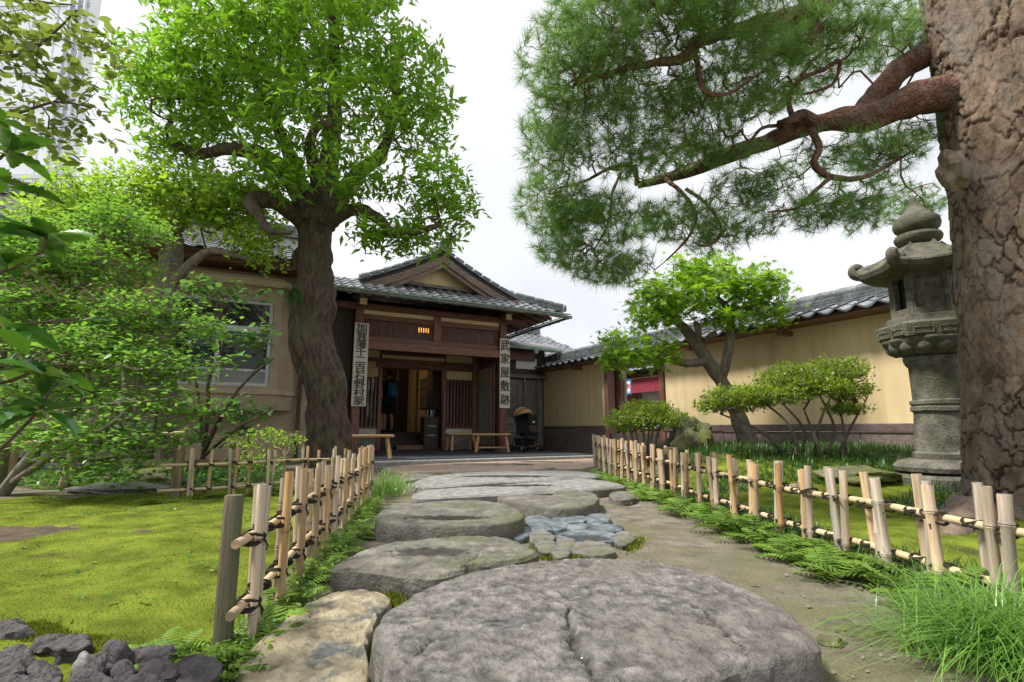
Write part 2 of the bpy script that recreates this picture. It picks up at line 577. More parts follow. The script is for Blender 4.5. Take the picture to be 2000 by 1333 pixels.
def stone_mesh(outline, ztop, zbot, mats, n=48, rings=10, amp=0.006, freq=6.0, dome=0.01, edge=0.02, wet=(), cracks=(), flare=1.03, smooth=True, step=(), chip=0.0):
    """outline: world points on the top level -> solid stone, coordinates about its centre"""
    cur = closed_curve([(p[0], p[1], 0) for p in outline], n)
    cx = sum(p.x for p in cur) / n; cy = sum(p.y for p in cur) / n
    vs, wt, fs, relief_shade = [], [], [], []
    dv = [0.0]

    def w(x, y):
        r = 0
        for wx, wy, wr, ws in wet:
            q = Vector((x, y, 0))
            dd = math.hypot((x - wx) / ws, y - wy) / wr + .55 * noise.noise(q * (2.2 / wr)) + .3 * noise.noise(q * (7 / wr))
            r = max(r, 1 - dd * .5)
        return max(0, min(1, r))

    def ht(x, y, f):
        q = Vector((x, y, 3.1))
        h = amp * (noise.noise(q * freq) + .55 * noise.noise(q * freq * 2.3) + .35 * noise.noise(q * freq * 5.1) + .22 * noise.noise(q * freq * 11))
        if chip:
            n1 = noise.noise(q * 13 + Vector((noise.noise(q * 30), noise.noise(q * 30 + Vector((5, 5, 5))), 0)) * .5) + .6 * noise.noise(q * 29) + .3 * noise.noise(q * 61)
            t_ = n1 * 3.0
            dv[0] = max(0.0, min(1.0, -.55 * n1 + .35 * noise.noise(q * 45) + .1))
            h += chip * ((math.floor(t_) + sm((t_ - math.floor(t_)) * 2.5)) / 3.0 + .25 * noise.noise(q * 90))
        ww = w(x, y) if wet else 0
        if ww > .42: h = h * (1 - .85 * sm((ww - .42) / .12)) - .0015
        h += dome * (1 - f * f)
        for (x0, y0, x1, y1, cw, cd) in cracks:
            ax, ay, bx, by = x1 - x0, y1 - y0, x - x0, y - y0
            L2 = ax * ax + ay * ay
            t = max(0, min(1, (ax * bx + ay * by) / L2))
            off = .03 * noise.noise(Vector((x, y, 0)) * 9) + .012 * noise.noise(Vector((x, y, 7)) * 40)
            dd = abs((ax * by - ay * bx) / math.sqrt(L2) + off) if 0 < t < 1 else 9
            g_ = math.exp(-(dd / cw) ** 2) * min(1, 6 * t * (1 - t) + .2)
            h -= cd * g_
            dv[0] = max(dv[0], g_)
        for (nx, ny, dd0, dh) in step:
            sg = nx * x + ny * y - dd0 + .03 * noise.noise(Vector((x, y, 0)) * 7)
            h += dh / (1 + math.exp(-sg * 120))
        return h
    vs.append((0, 0, ztop + ht(cx, cy, 0))); wt.append(w(cx, cy)); relief_shade.append(0)
    fr = [(i / rings) ** .85 * .965 for i in range(1, rings + 1)]
    lev = [(f, None) for f in fr] + [(.992, edge * .5), (1.0, edge * 1.1), (flare, edge * 2.2), (flare * 1.008, (ztop - zbot) * .6 + edge), (flare * .98, ztop - zbot + edge)]
    for f, dz in lev:
        for p in cur:
            x, y = cx + (p.x - cx) * f, cy + (p.y - cy) * f
            if dz is None:
                z = ztop + ht(x, y, f) - edge * .22 * max(0, (f - .92) / .045) ** 2
            else:
                q = Vector((x, y, dz)) * freq * 1.3
                k = amp * 2.6 * noise.noise(q) + amp * 1.3 * noise.noise(q * 2.7)
                dx, dy = p.x - cx, p.y - cy
                l = math.hypot(dx, dy)
                x += dx / l * k; y += dy / l * k
                z = max(zbot, ztop - dz + amp * .6 * noise.noise(q * 1.5))
            vs.append((x - cx, y - cy, z)); wt.append(w(x, y) if dz is None else 0)
            relief_shade.append(dv[0] * .9 if dz is None else .25)  # shade painted into hollows and cracks for contrast, faintly down the sides
            dv[0] = 0.0
    for k in range(n): fs.append((0, 1 + k, 1 + (k + 1) % n))
    for i in range(len(lev) - 1):
        for k in range(n):
            a, b_ = 1 + i * n + k, 1 + i * n + (k + 1) % n
            fs.append((a, a + n, b_ + n, b_))
    mb = MB(); mb.add(vs, fs)
    me = mb.mesh('stone', mats, smooth)
    at = me.attributes.new('wet', 'FLOAT', 'POINT')
    at.data.foreach_set('value', wt)
    me.attributes.new('relief_shade', 'FLOAT', 'POINT').data.foreach_set('value', relief_shade)
    return me, (cx, cy)


def sm(t):
    t = max(0.0, min(1.0, t))
    return t * t * (3 - 2 * t)


def displaced_trunk(axis, rads, nth, nz, fn):
    """trunk surface: fn(q direction, angle, local centre, radius) -> (radius offset, crack value); coordinates about axis[0].xy"""
    zs = np.linspace(0, len(axis) - 1.001, nz)
    V, crk = [], []
    for zi in zs:
        i = int(zi); f = zi - i
        c0 = axis[i].lerp(axis[min(i + 1, len(axis) - 1)], f)
        r = rads[i] * (1 - f) + rads[min(i + 1, len(axis) - 1)] * f
        for k in range(nth):
            a = 2 * math.pi * k / nth
            d = Vector((math.cos(a), math.sin(a), 0))
            off, cr = fn(d, c0, r)
            rr = r + off
            V.append((c0.x + d.x * rr, c0.y + d.y * rr, c0.z)); crk.append(cr)
    F = [(i * nth + k, i * nth + (k + 1) % nth, (i + 1) * nth + (k + 1) % nth, (i + 1) * nth + k) for i in range(nz - 1) for k in range(nth)]
    return V, F, crk
# ------------------------------------------------------------------ shared materials
SOIL = M('sandy_soil', (.10, .087, .068), (.24, .21, .165), (.14, .132, .07), rough=.95, scale=7, bump=.9, bscale=60, patch=1.6, pfac=(.42, .62))
DARKSOIL = M('dark_soil', (.05, .035, .025), (.11, .08, .05), rough=.97, scale=14, bump=.8, bscale=50)
MOSS = M('moss', (.075, .105, .012), (.21, .26, .03), (.075, .055, .03), rough=1, scale=5, bump=.9, bscale=90, patch=2.6, pfac=(.6, .72), spec=.1)
MOSSFUZZ = M('moss_fuzz', (.055, .075, .01), (.10, .12, .015), rough=.95, scale=2.5, attr='rnd', ca=(.36, .44, .045), trans=.3, spec=.1)
STONE = M('path_stone', (.075, .07, .065), (.28, .26, .24), (.18, .155, .14), rough=.62, scale=22, bump=1, bscale=60, patch=2.5, pfac=(.52, .7), wet=True, detail=12, attr='relief_shade', ca=(.045, .04, .03))  # dark attribute tone paints shade into the chipped hollows
STONEG = M('mossy_path_stone', (.085, .08, .065), (.24, .225, .195), (.10, .11, .05), rough=.8, scale=8, bump=.8, bscale=50, patch=3.5, pfac=(.5, .68), wet=True, detail=12, attr='relief_shade', ca=(.045, .04, .03))
SLABL = M('pale_slab_stone', (.16, .16, .155), (.34, .335, .32), (.13, .13, .105), rough=.6, scale=18, bump=.5, bscale=70, patch=2, pfac=(.56, .7), wet=True, attr='relief_shade', ca=(.045, .04, .03))
BLUESTONE = M('blue_cobble', (.05, .064, .076), (.19, .22, .245), rough=.35, scale=14, bump=.5, bscale=30, wet=True, rand=.2)
TANROCK = M('tan_rock', (.22, .182, .115), (.41, .355, .25), (.13, .135, .13), rough=.85, scale=9, bump=.8, bscale=35, patch=5, pfac=(.55, .62), wet=True, attr='relief_shade', ca=(.045, .04, .03))
LAVA = M('purple_lava_rock', (.045, .04, .043), (.13, .115, .12), (.13, .12, .03), rough=.95, scale=16, bump=1, bscale=45, patch=4, pfac=(.56, .68), wet=True)
PINKSLAB = M('pink_paving', (.36, .26, .2), (.5, .38, .3), rough=.6, scale=7, bump=.3, bscale=50, wet=True)
MOSSROCK = M('mossy_rock', (.06, .065, .03), (.2, .19, .13), (.11, .12, .03), rough=.95, scale=7, bump=1, bscale=24, patch=3, pfac=(.46, .6), wet=True)


def xr(y): return 1.62 - .42 * (y - 2.05) / 5.85
def xl(y): return -.74 - .56 * (y - 1.55) / 3.55


def gz(x, y):                                               # height of the ground
    h = .012 * noise.noise(Vector((x * 1.3, y * 1.3, 0)))
    if x > xr(y) and y < 10:
        h += (.3 * sm((x - xr(y) - .05) / 1.15) * sm((y - 4) / 2.6) + .03 * sm((x - xr(y)) / .5)) * sm((9.4 - y + .9 * max(0, x - 2)) / 1.2)
    if y < 5.2 and x < xl(y):
        h += .05 * sm((xl(y) - x) / .9)
    return h


def sheet(name, x0, x1, y0, y1, st, hf, mat, inside=None, kind='structure', label=None):
    xs, ys = np.arange(x0, x1 + 1e-6, st), np.arange(y0, y1 + 1e-6, st)
    nx = len(xs)
    V = [(x, y, hf(x, y)) for y in ys for x in xs]
    F = []
    for j in range(len(ys) - 1):
        for i in range(nx - 1):
            if inside is None or inside(xs[i] + st / 2, ys[j] + st / 2):
                F.append((j * nx + i, j * nx + i + 1, (j + 1) * nx + i + 1, (j + 1) * nx + i))
    F = np.array(F)
    used = np.unique(F); re = np.zeros(len(V), int); re[used] = np.arange(len(used))
    o = put(name, npmesh(name, np.array(V)[used], re[F], mat, smooth=True))
    return prop(o, label, kind=kind)


def soilh(x, y):
    return gz(x, y) + .006 * noise.noise(Vector((x * 9, y * 9, 2))) + .004 * noise.noise(Vector((x * 28, y * 28, 5))) - .012


sheet('ground', -9, 9, .1, 17.5, .07, soilh, SOIL)
mb = MB()
mb.box(-300, 300, -300, 300, -.2, -.06)
prop(mb.build('terrain', M('far_soil', (.2, .17, .11), (.27, .23, .16), rough=.95, scale=.8)), kind='structure')


def lawn_left(x, y):                                        # 0 outside .. 1 inside
    d = min(xl(y) - .03 - x, x + 6.0, 5.0 + .25 * math.sin(x * 2) - y + .1 * (x + 2), y - (1.34 + .05 * math.sin(x * 9) + .10 * (x + 1)))
    return d + .05 * noise.noise(Vector((x * 4, y * 4, 0)))


def lawn_right(x, y):
    d = min(x - xr(y) - .02, 5.5 - x, y - .7, 6.0 - y - .5 * math.sin(x * 1.7))
    return d + .07 * noise.noise(Vector((x * 3, y * 3, 9)))


def bare(x, y):                                             # the bare dark hollow in the lawn
    return math.hypot((x + 3.25 + .4 * noise.noise(Vector((x * 2, y * 2, 4)))) / 1.15, (y - 2.95 - .22 * noise.noise(Vector((x * 3, y * 3, 8)))) / .26)


def mossh(f):
    return lambda x, y: gz(x, y) + .03 * sm(f(x, y) / .12) - .022 + .02 * noise.noise(Vector((x * 2.6, y * 2.6, 6))) + .011 * noise.noise(Vector((x * 7, y * 7, 1))) + .004 * noise.noise(Vector((x * 25, y * 25, 3))) - (.06 * sm((1.0 - bare(x, y)) / .3) if x < 0 else 0)


sheet('moss_lawn', -6, -.6, 1.1, 5.6, .035, mossh(lawn_left), MOSS, lambda x, y: lawn_left(x, y) > -.03)
sheet('moss_lawn_beside_pine', 1.0, 5.5, .7, 6.4, .05, mossh(lawn_right), MOSS, lambda x, y: lawn_right(x, y) > -.03)
sheet('bare_soil', -4.8, -1.8, 2.4, 3.5, .05, lambda x, y: gz(x, y) + .002 + .012 * noise.noise(Vector((x * 12, y * 12, 1))), DARKSOIL, lambda x, y: bare(x, y) < 1.15)

# tiny upright moss shoots that give the lawns their nap
def fuzz(name, f, x0, x1, y0, y1, n, label):
    pts = []
    h = mossh(f)
    for _ in range(n):
        y = y0 + (y1 - y0) * rng.random() ** 1.7
        x = x0 + (x1 - x0) * rng.random()
        if f(x, y) > .01 + .1 * rng.random() and (x > 0 or bare(x, y) > .8 + .5 * rng.random()) and noise.noise(Vector((x * 5, y * 5, 20))) > -.42:
            pts.append((x, y, h(x, y) - .003))
    pts = np.array(pts); n = len(pts)
    tv = [(-.16, -.05, 0), (.16, .05, 0), (.0, .15, 1)]
    rnd = np.array([.5 + .75 * noise.noise(Vector((p[0] * 1.7, p[1] * 1.7, 7))) + .55 * noise.noise(Vector((p[0] * 9, p[1] * 9, 3))) for p in pts]) + rng.normal(0, .2, n)
    V, F, A = scatter(tv, [(0, 1, 2)], pts, rots(rng.random(n) * 6.28, rng.normal(0, .45, n), rng.normal(0, .45, n)),
                      rng.uniform(.005, .012, n) * (.7 + .12 * pts[:, 1]), rnd.clip(0, 1))
    o = put(name, npmesh(name, V, F, MOSSFUZZ, attrs={'rnd': A}))
    prop(o, label, 'moss', kind='stuff')


fuzz('moss', lawn_left, -4.8, -.75, 1.15, 5.2, 150000, 'bright yellow green moss covering the lawn behind the near bamboo fence')
fuzz('moss', lawn_right, 1.1, 5.2, 1.2, 6.0, 60000, 'yellow green moss around the foot of the big pine trunk')

# ------------------------------------------------------------------ stones of the path
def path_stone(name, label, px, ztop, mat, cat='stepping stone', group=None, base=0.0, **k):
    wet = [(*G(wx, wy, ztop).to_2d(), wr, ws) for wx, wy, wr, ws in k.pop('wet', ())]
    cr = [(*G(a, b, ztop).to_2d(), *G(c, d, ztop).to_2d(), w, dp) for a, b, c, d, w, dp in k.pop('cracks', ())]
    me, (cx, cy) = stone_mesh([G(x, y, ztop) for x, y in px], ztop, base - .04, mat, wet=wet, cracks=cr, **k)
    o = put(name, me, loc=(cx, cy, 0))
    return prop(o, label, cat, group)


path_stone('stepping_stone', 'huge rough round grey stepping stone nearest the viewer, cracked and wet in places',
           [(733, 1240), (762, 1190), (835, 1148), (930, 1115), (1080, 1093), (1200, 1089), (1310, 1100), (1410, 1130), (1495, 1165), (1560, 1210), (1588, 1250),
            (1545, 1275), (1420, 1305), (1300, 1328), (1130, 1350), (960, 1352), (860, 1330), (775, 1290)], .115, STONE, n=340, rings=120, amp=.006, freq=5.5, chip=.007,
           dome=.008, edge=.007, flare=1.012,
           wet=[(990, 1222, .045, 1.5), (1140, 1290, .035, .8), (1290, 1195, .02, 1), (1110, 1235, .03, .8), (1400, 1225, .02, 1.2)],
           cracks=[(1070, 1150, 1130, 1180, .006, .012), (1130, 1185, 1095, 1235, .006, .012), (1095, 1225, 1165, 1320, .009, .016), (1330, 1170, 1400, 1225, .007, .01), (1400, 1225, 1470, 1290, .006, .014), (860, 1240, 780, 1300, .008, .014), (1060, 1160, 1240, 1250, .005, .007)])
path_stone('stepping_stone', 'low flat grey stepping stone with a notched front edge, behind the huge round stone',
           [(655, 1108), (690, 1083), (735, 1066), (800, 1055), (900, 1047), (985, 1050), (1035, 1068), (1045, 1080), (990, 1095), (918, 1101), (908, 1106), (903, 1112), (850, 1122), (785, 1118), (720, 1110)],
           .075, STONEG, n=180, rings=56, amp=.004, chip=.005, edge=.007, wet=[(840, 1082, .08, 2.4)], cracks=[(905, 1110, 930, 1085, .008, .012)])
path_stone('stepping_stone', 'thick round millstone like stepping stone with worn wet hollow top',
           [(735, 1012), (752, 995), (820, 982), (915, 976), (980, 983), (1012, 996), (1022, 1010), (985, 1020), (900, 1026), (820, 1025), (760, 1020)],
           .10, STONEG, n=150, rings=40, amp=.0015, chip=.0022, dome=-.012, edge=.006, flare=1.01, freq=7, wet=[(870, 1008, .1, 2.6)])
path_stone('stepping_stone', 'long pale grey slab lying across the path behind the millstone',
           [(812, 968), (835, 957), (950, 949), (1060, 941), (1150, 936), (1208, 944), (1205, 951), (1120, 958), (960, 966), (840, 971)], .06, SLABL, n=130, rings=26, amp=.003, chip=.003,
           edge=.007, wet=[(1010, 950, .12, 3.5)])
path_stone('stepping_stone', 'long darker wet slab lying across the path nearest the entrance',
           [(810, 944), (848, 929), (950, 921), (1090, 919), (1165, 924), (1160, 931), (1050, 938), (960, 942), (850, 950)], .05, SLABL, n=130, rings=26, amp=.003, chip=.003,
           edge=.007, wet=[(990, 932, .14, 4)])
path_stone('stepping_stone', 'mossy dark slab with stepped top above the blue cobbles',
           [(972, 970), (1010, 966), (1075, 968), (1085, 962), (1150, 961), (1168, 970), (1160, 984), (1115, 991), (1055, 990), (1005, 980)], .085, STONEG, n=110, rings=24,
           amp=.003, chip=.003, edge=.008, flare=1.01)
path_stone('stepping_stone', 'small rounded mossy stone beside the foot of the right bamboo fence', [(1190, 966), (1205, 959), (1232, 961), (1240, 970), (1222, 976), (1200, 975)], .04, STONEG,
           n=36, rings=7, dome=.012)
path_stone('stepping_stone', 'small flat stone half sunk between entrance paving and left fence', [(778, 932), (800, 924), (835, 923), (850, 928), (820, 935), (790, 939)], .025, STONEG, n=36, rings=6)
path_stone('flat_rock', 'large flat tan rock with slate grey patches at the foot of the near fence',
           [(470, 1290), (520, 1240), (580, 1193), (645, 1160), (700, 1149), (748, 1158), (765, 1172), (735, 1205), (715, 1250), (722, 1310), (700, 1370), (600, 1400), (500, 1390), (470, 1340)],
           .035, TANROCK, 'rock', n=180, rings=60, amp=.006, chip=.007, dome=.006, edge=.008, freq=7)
path_stone('paving_slab', 'pinkish wet paving slab in front of the entrance step, the longer one',
           [(765, 911), (900, 903), (1010, 897), (1080, 897), (1075, 911), (1000, 917), (880, 919), (790, 921)], .022, PINKSLAB, 'paving', n=72, rings=12, amp=.002, dome=0, edge=.006, wet=[(960, 907, .3, 2.6), (1050, 902, .2, 2)])
path_stone('paving_slab', 'pinkish paving slab by the far end of the right bamboo fence',
           [(1084, 897), (1130, 893), (1168, 897), (1160, 909), (1120, 914), (1080, 911)], .022, PINKSLAB, 'paving', n=48, rings=8, amp=.002, dome=0, edge=.006, wet=[(1090, 903, .18, 2)])
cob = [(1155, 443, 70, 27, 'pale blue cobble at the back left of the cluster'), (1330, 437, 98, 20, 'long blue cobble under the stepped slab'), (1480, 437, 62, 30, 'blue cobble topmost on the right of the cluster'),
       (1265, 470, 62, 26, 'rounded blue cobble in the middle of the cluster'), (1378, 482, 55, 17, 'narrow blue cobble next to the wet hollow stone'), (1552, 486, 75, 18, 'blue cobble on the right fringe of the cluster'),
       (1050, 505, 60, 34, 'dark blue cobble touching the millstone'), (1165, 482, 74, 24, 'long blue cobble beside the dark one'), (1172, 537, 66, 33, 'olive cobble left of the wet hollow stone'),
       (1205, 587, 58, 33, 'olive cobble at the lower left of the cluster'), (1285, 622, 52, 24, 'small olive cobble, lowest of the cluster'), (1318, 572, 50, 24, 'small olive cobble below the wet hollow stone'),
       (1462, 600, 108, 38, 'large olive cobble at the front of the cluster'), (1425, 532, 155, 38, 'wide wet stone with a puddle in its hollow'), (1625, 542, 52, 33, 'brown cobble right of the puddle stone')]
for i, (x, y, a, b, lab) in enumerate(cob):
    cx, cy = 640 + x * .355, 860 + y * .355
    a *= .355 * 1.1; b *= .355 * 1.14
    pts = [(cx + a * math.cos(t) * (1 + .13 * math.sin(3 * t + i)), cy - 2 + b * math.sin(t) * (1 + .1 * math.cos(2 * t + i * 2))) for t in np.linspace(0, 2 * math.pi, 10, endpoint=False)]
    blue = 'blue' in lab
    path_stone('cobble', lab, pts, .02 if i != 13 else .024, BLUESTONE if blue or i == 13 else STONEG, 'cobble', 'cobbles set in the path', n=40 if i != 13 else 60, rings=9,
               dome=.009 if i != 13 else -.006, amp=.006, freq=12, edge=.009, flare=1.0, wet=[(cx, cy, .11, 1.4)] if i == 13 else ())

# dark lava kerb at the lower left
lava = [(24, 1230, 40, 15), (113, 1253, 56, 17), (137, 1268, 42, 10), (24, 1278, 42, 18), (223, 1270, 24, 12), (300, 1270, 36, 10), (178, 1301, 32, 18), (241, 1304, 23, 19),
        (306, 1306, 40, 24), (389, 1309, 44, 23), (92, 1315, 38, 16), (14, 1308, 36, 20), (182, 1330, 52, 12), (277, 1336, 46, 11), (48, 1340, 50, 14), (376, 1345, 46, 10)]
where = ['in the back row at the corner of the picture', 'long and low, in the back row against the moss lawn', 'thin, tucked in front of the long low one', 'mossy, at the picture edge in the second row',
         'small, against the moss lawn', 'flat, against the moss lawn near the fence post', 'square, beside the small white stone', 'narrow upright, between two bigger rocks', 'largest of the front row',
         'rounded, closest to the ferns', 'pointed, below the mossy pocket', 'blunt, at the picture edge', 'broad, at the bottom below the square one', 'broad, at the bottom below the largest', 'broad, at the very corner', 'broad, at the bottom near the tan rock']
for i, (x, y, a, b) in enumerate(lava):
    pts = [(x + a * math.cos(t) * (1 + .16 * math.sin(3 * t + i * 1.7)), y + b * math.sin(t) * (1 + .12 * math.cos(2 * t + i))) for t in np.linspace(0, 2 * math.pi, 11, endpoint=False)]
    path_stone('lava_rock', 'dark purple kerb rock, ' + where[i], pts, .05, LAVA, 'rock', 'dark rocks edging the moss lawn', n=64, rings=16, amp=.010, freq=13, chip=.012, dome=.012, edge=.012, flare=1.02)
path_stone('pebble', 'small pale stone among the dark purple kerb rocks', [(150, 1287), (158, 1280), (172, 1281), (176, 1288), (166, 1294), (153, 1293)], .066, SLABL, 'pebble', n=20, rings=5, dome=.012)


def rock(name, label, c, r, mat, cat='rock', group=None, seed=1.0, rz=0, wob=.5, nu=28, nv=18, parent=None):
    mb = MB()
    vs = []
    mb.blob((0, 0, 0), r, nu, nv, 0, wob, seed)
    mb.v = [tuple(Vector(p) * (1 + .12 * noise.noise(Vector(p) * 3.2 / max(r) + Vector((seed, 0, 0))) + .06 * noise.noise(Vector(p) * 9 / max(r)))) for p in mb.v]
    o = mb.build(name, mat, parent, True, loc=c, rot=(0, 0, rz))
    return prop(o, label, cat, group)


def onground(px, Y, h=0.0):
    x = (px - 1000) / FPX * Y
    return Vector((x, Y, gz(x, Y) + h))


rock('boulder', 'dark mossy boulder beside the small round azalea by the wall', onground(1345, 7.1, .1), (.3, .26, .3), MOSSROCK, 'boulder', seed=3.3)
rock('garden_stone', 'flat mossy stone in the dark grass near the stone lantern base', onground(1658, 5.0, .05), (.34, .2, .07), MOSSROCK, seed=5.1)
rock('garden_stone', 'small tan stone in the grass left of the flat mossy stone', onground(1530, 4.7, .02), (.14, .1, .05), TANROCK, seed=6.4)
for i, (px, Y, a, h, lab) in enumerate([(300, 6.2, .45, .16, 'long grey mossy edging rock behind the rear bamboo fence'), (225, 6.6, .35, .14, 'grey edging rock beside the leaning wooden post'), (318, 5.7, .25, .09, 'low edging rock tucked under the end of the rear fence rail'),
                                        (420, 6.6, .4, .15, 'edging rock behind the middle of the rear bamboo fence')]):
    rock('edging_rock', lab, onground(px, Y, h * .6), (a, .22, h), MOSSROCK, group='rocks edging the planting by the house', seed=i * 2.1)
rock('flat_slab', 'thin grey slab lying at the back edge of the moss lawn', onground(265, 5.05, .02), (.45, .2, .05), SLABL, 'stone slab', seed=8)
for i, (px, py, a) in enumerate([(1640, 1222, .05), (1690, 1235, .045), (1620, 1250, .03), (1745, 1255, .05)]):
    g = G(px, py, 0)
    rock('buried_stone', ['dark half buried stone right of the huge round stone', 'dark half buried stone below the ferns', 'smallest half buried stone touching the huge round stone', 'dark half buried stone touching the grass tuft'][i],
         (g.x, g.y, -.01), (a * 1.4, a, .022), MOSSROCK, 'stone', 'stones sunk in the path edge', seed=i + 11, nu=14, nv=9)
# ------------------------------------------------------------------ bamboo fences
BAMBOO = M('bamboo', (.34, .21, .10), (.66, .46, .255), (.28, .24, .19), rough=.42, scale=5, stretch=(16, 16, .8), bump=.12, bscale=30, rand=.26, rcrand=.55, patch=1.4, pfac=(.5, .68), attr='node', ca=(.2, .14, .09))
BAMRAIL = M('bamboo_rail', (.46, .34, .2), (.64, .5, .32), (.3, .24, .17), rough=.4, scale=5, bump=.12, rand=.1, attr='node', ca=(.2, .14, .09), patch=4, pfac=(.55, .68))
POSTWOOD = M('weathered_post', (.07, .055, .035), (.19, .15, .10), (.10, .11, .06), rough=.9, scale=9, stretch=(8, 8, .6), bump=.6, bscale=12, rand=.15)
ROPE = M('hemp_rope', (.02, .014, .01), (.07, .05, .035), rough=1, scale=60, bump=.8, bscale=150)


def culm(r, h, seed, z0=-.04):
    """upright bamboo culm with node rings and an open, hollow top"""
    rd = random.Random(seed)
    zs, rs, nd = [z0], [r], [0]
    z = z0 + rd.uniform(.05, .2)
    while z < h - .03:
        for dz, k, q in ((-.012, 1.0, .1), (-.003, 1.17, .3), (.0, 1.03, 1), (.003, 1.15, .35), (.016, .97, .12)):
            zs.append(z + dz); rs.append(r * k); nd.append(q)
        z += rd.uniform(.16, .24)
    zs += [h - .004, h, h, h - .02]; rs += [r, r * .97, r * .72, r * .68]; nd += [0, .15, .3, .85]
    n = 14
    V = [(rr * math.cos(2 * math.pi * k / n), rr * math.sin(2 * math.pi * k / n), z_) for z_, rr in zip(zs, rs) for k in range(n)]
    F = [(i * n + k, i * n + (k + 1) % n, (i + 1) * n + (k + 1) % n, (i + 1) * n + k) for i in range(len(zs) - 1) for k in range(n)]
    V.append((0, 0, h - .021)); e = len(V) - 1
    b = (len(zs) - 1) * n
    F += [(b + k, b + (k + 1) % n, e, e) for k in range(n)]
    mb = MB(); mb.add(V, [f if f[2] != f[3] else f[:3] for f in F])
    me = mb.mesh('bamboo_culm', BAMBOO, True)
    me.attributes.new('node', 'FLOAT', 'POINT').data.foreach_set('value', [q for q in nd for _ in range(n)] + [.9])
    return me


def rail_mesh(pts, r):
    zs, out, rr, nd = 0, [], [], []
    pts = smooth_path(pts, 10)
    L = [0]
    for a, b in zip(pts, pts[1:]): L.append(L[-1] + (b - a).length)
    s, marks = 0.0, []
    nxt = .12
    while s < L[-1]:
        marks.append((s, 1, 0)); s += .05
    while nxt < L[-1] - .03:
        marks += [(nxt - .006, 1, 0), (nxt - .002, 1.12, .3), (nxt, 1.03, .9), (nxt + .003, 1.1, .2), (nxt + .008, 1, 0)]
        nxt += random.uniform(.17, .26)
    marks.append((L[-1], 1, .4))
    marks.sort()
    P_ = []
    for s, k, q in marks:
        j = min(max(i for i in range(len(L)) if L[i] <= s + 1e-9), len(L) - 2)
        P_.append(pts[j].lerp(pts[j + 1], (s - L[j]) / (L[j + 1] - L[j]))); rr.append(r * k); nd.append(q)
    # hollow end facing the first point
    d = (P_[1] - P_[0]).normalized()
    P_ = [P_[0] + d * .03, P_[0] + d * .001, P_[0]] + P_[1:]
    rr = [r * .55, r * .68, r] + rr[1:]; nd = [1, .7, .3] + nd[1:]
    mb = MB(); mb.tube(P_, rr, 10)
    me = mb.mesh('bamboo_rail', BAMRAIL, True)
    me.attributes.new('node', 'FLOAT', 'POINT').data.foreach_set('value', [q for q in nd for _ in range(10)])
    return me


def tie_mesh(w, rp, rr, seed):
    """rope lashing: local X along the rail, Z along the culm, -Y the front"""
    rd = random.Random(seed)
    mb = MB()
    for k in range(4):
        t0 = (.62 if k % 2 else -.62) + rd.uniform(-.12, .12)
        sh = rd.uniform(-.005, .005)
        loop = []
        for i in range(13):
            a = 2 * math.pi * i / 12
            x = (w + .006) * math.cos(a)
            loop.append((x + sh, -rp * .4 + (rp + rr + .006) * math.sin(a), x * math.tan(t0) * .55 + sh + rd.uniform(-.0015, .0015)))
        mb.tube(loop, .0042, 5, cap=False)
    for k in range(2):
        e = [(w * .3 * (1 if k else -1), -rp - rr - .004, 0)]
        for i in range(3): e.append((e[-1][0] + rd.uniform(-.004, .022), e[-1][1] - rd.uniform(.0, .008), e[-1][2] - rd.uniform(-.004, .02)))
        mb.tube(e, [.004, .0036, .0034, .0026], 4)
    mb.blob((0, -rp - rr - .007, 0), (.014, .009, .011), 6, 4, 0, .3, seed)
    return mb.mesh('rope_tie', ROPE, True)


def post_mesh(w, h, seed):
    mb = MB()
    n = 12
    prof = [(.98, -.06), (1.0, .05), (1.0, h * .5), (1, h - .008), (.93, h), (.3, h + .002)]
    mb.lathe([(w * r, z) for r, z in prof], n, fn=lambda t, z, r: (1 + .17 * abs(math.sin(2 * t)) ** 2) * (1 + .04 * noise.noise(Vector((math.cos(t) * 2, math.sin(t) * 2, z * 2 + seed)))))
    return mb.mesh('fence_post', POSTWOOD, True)


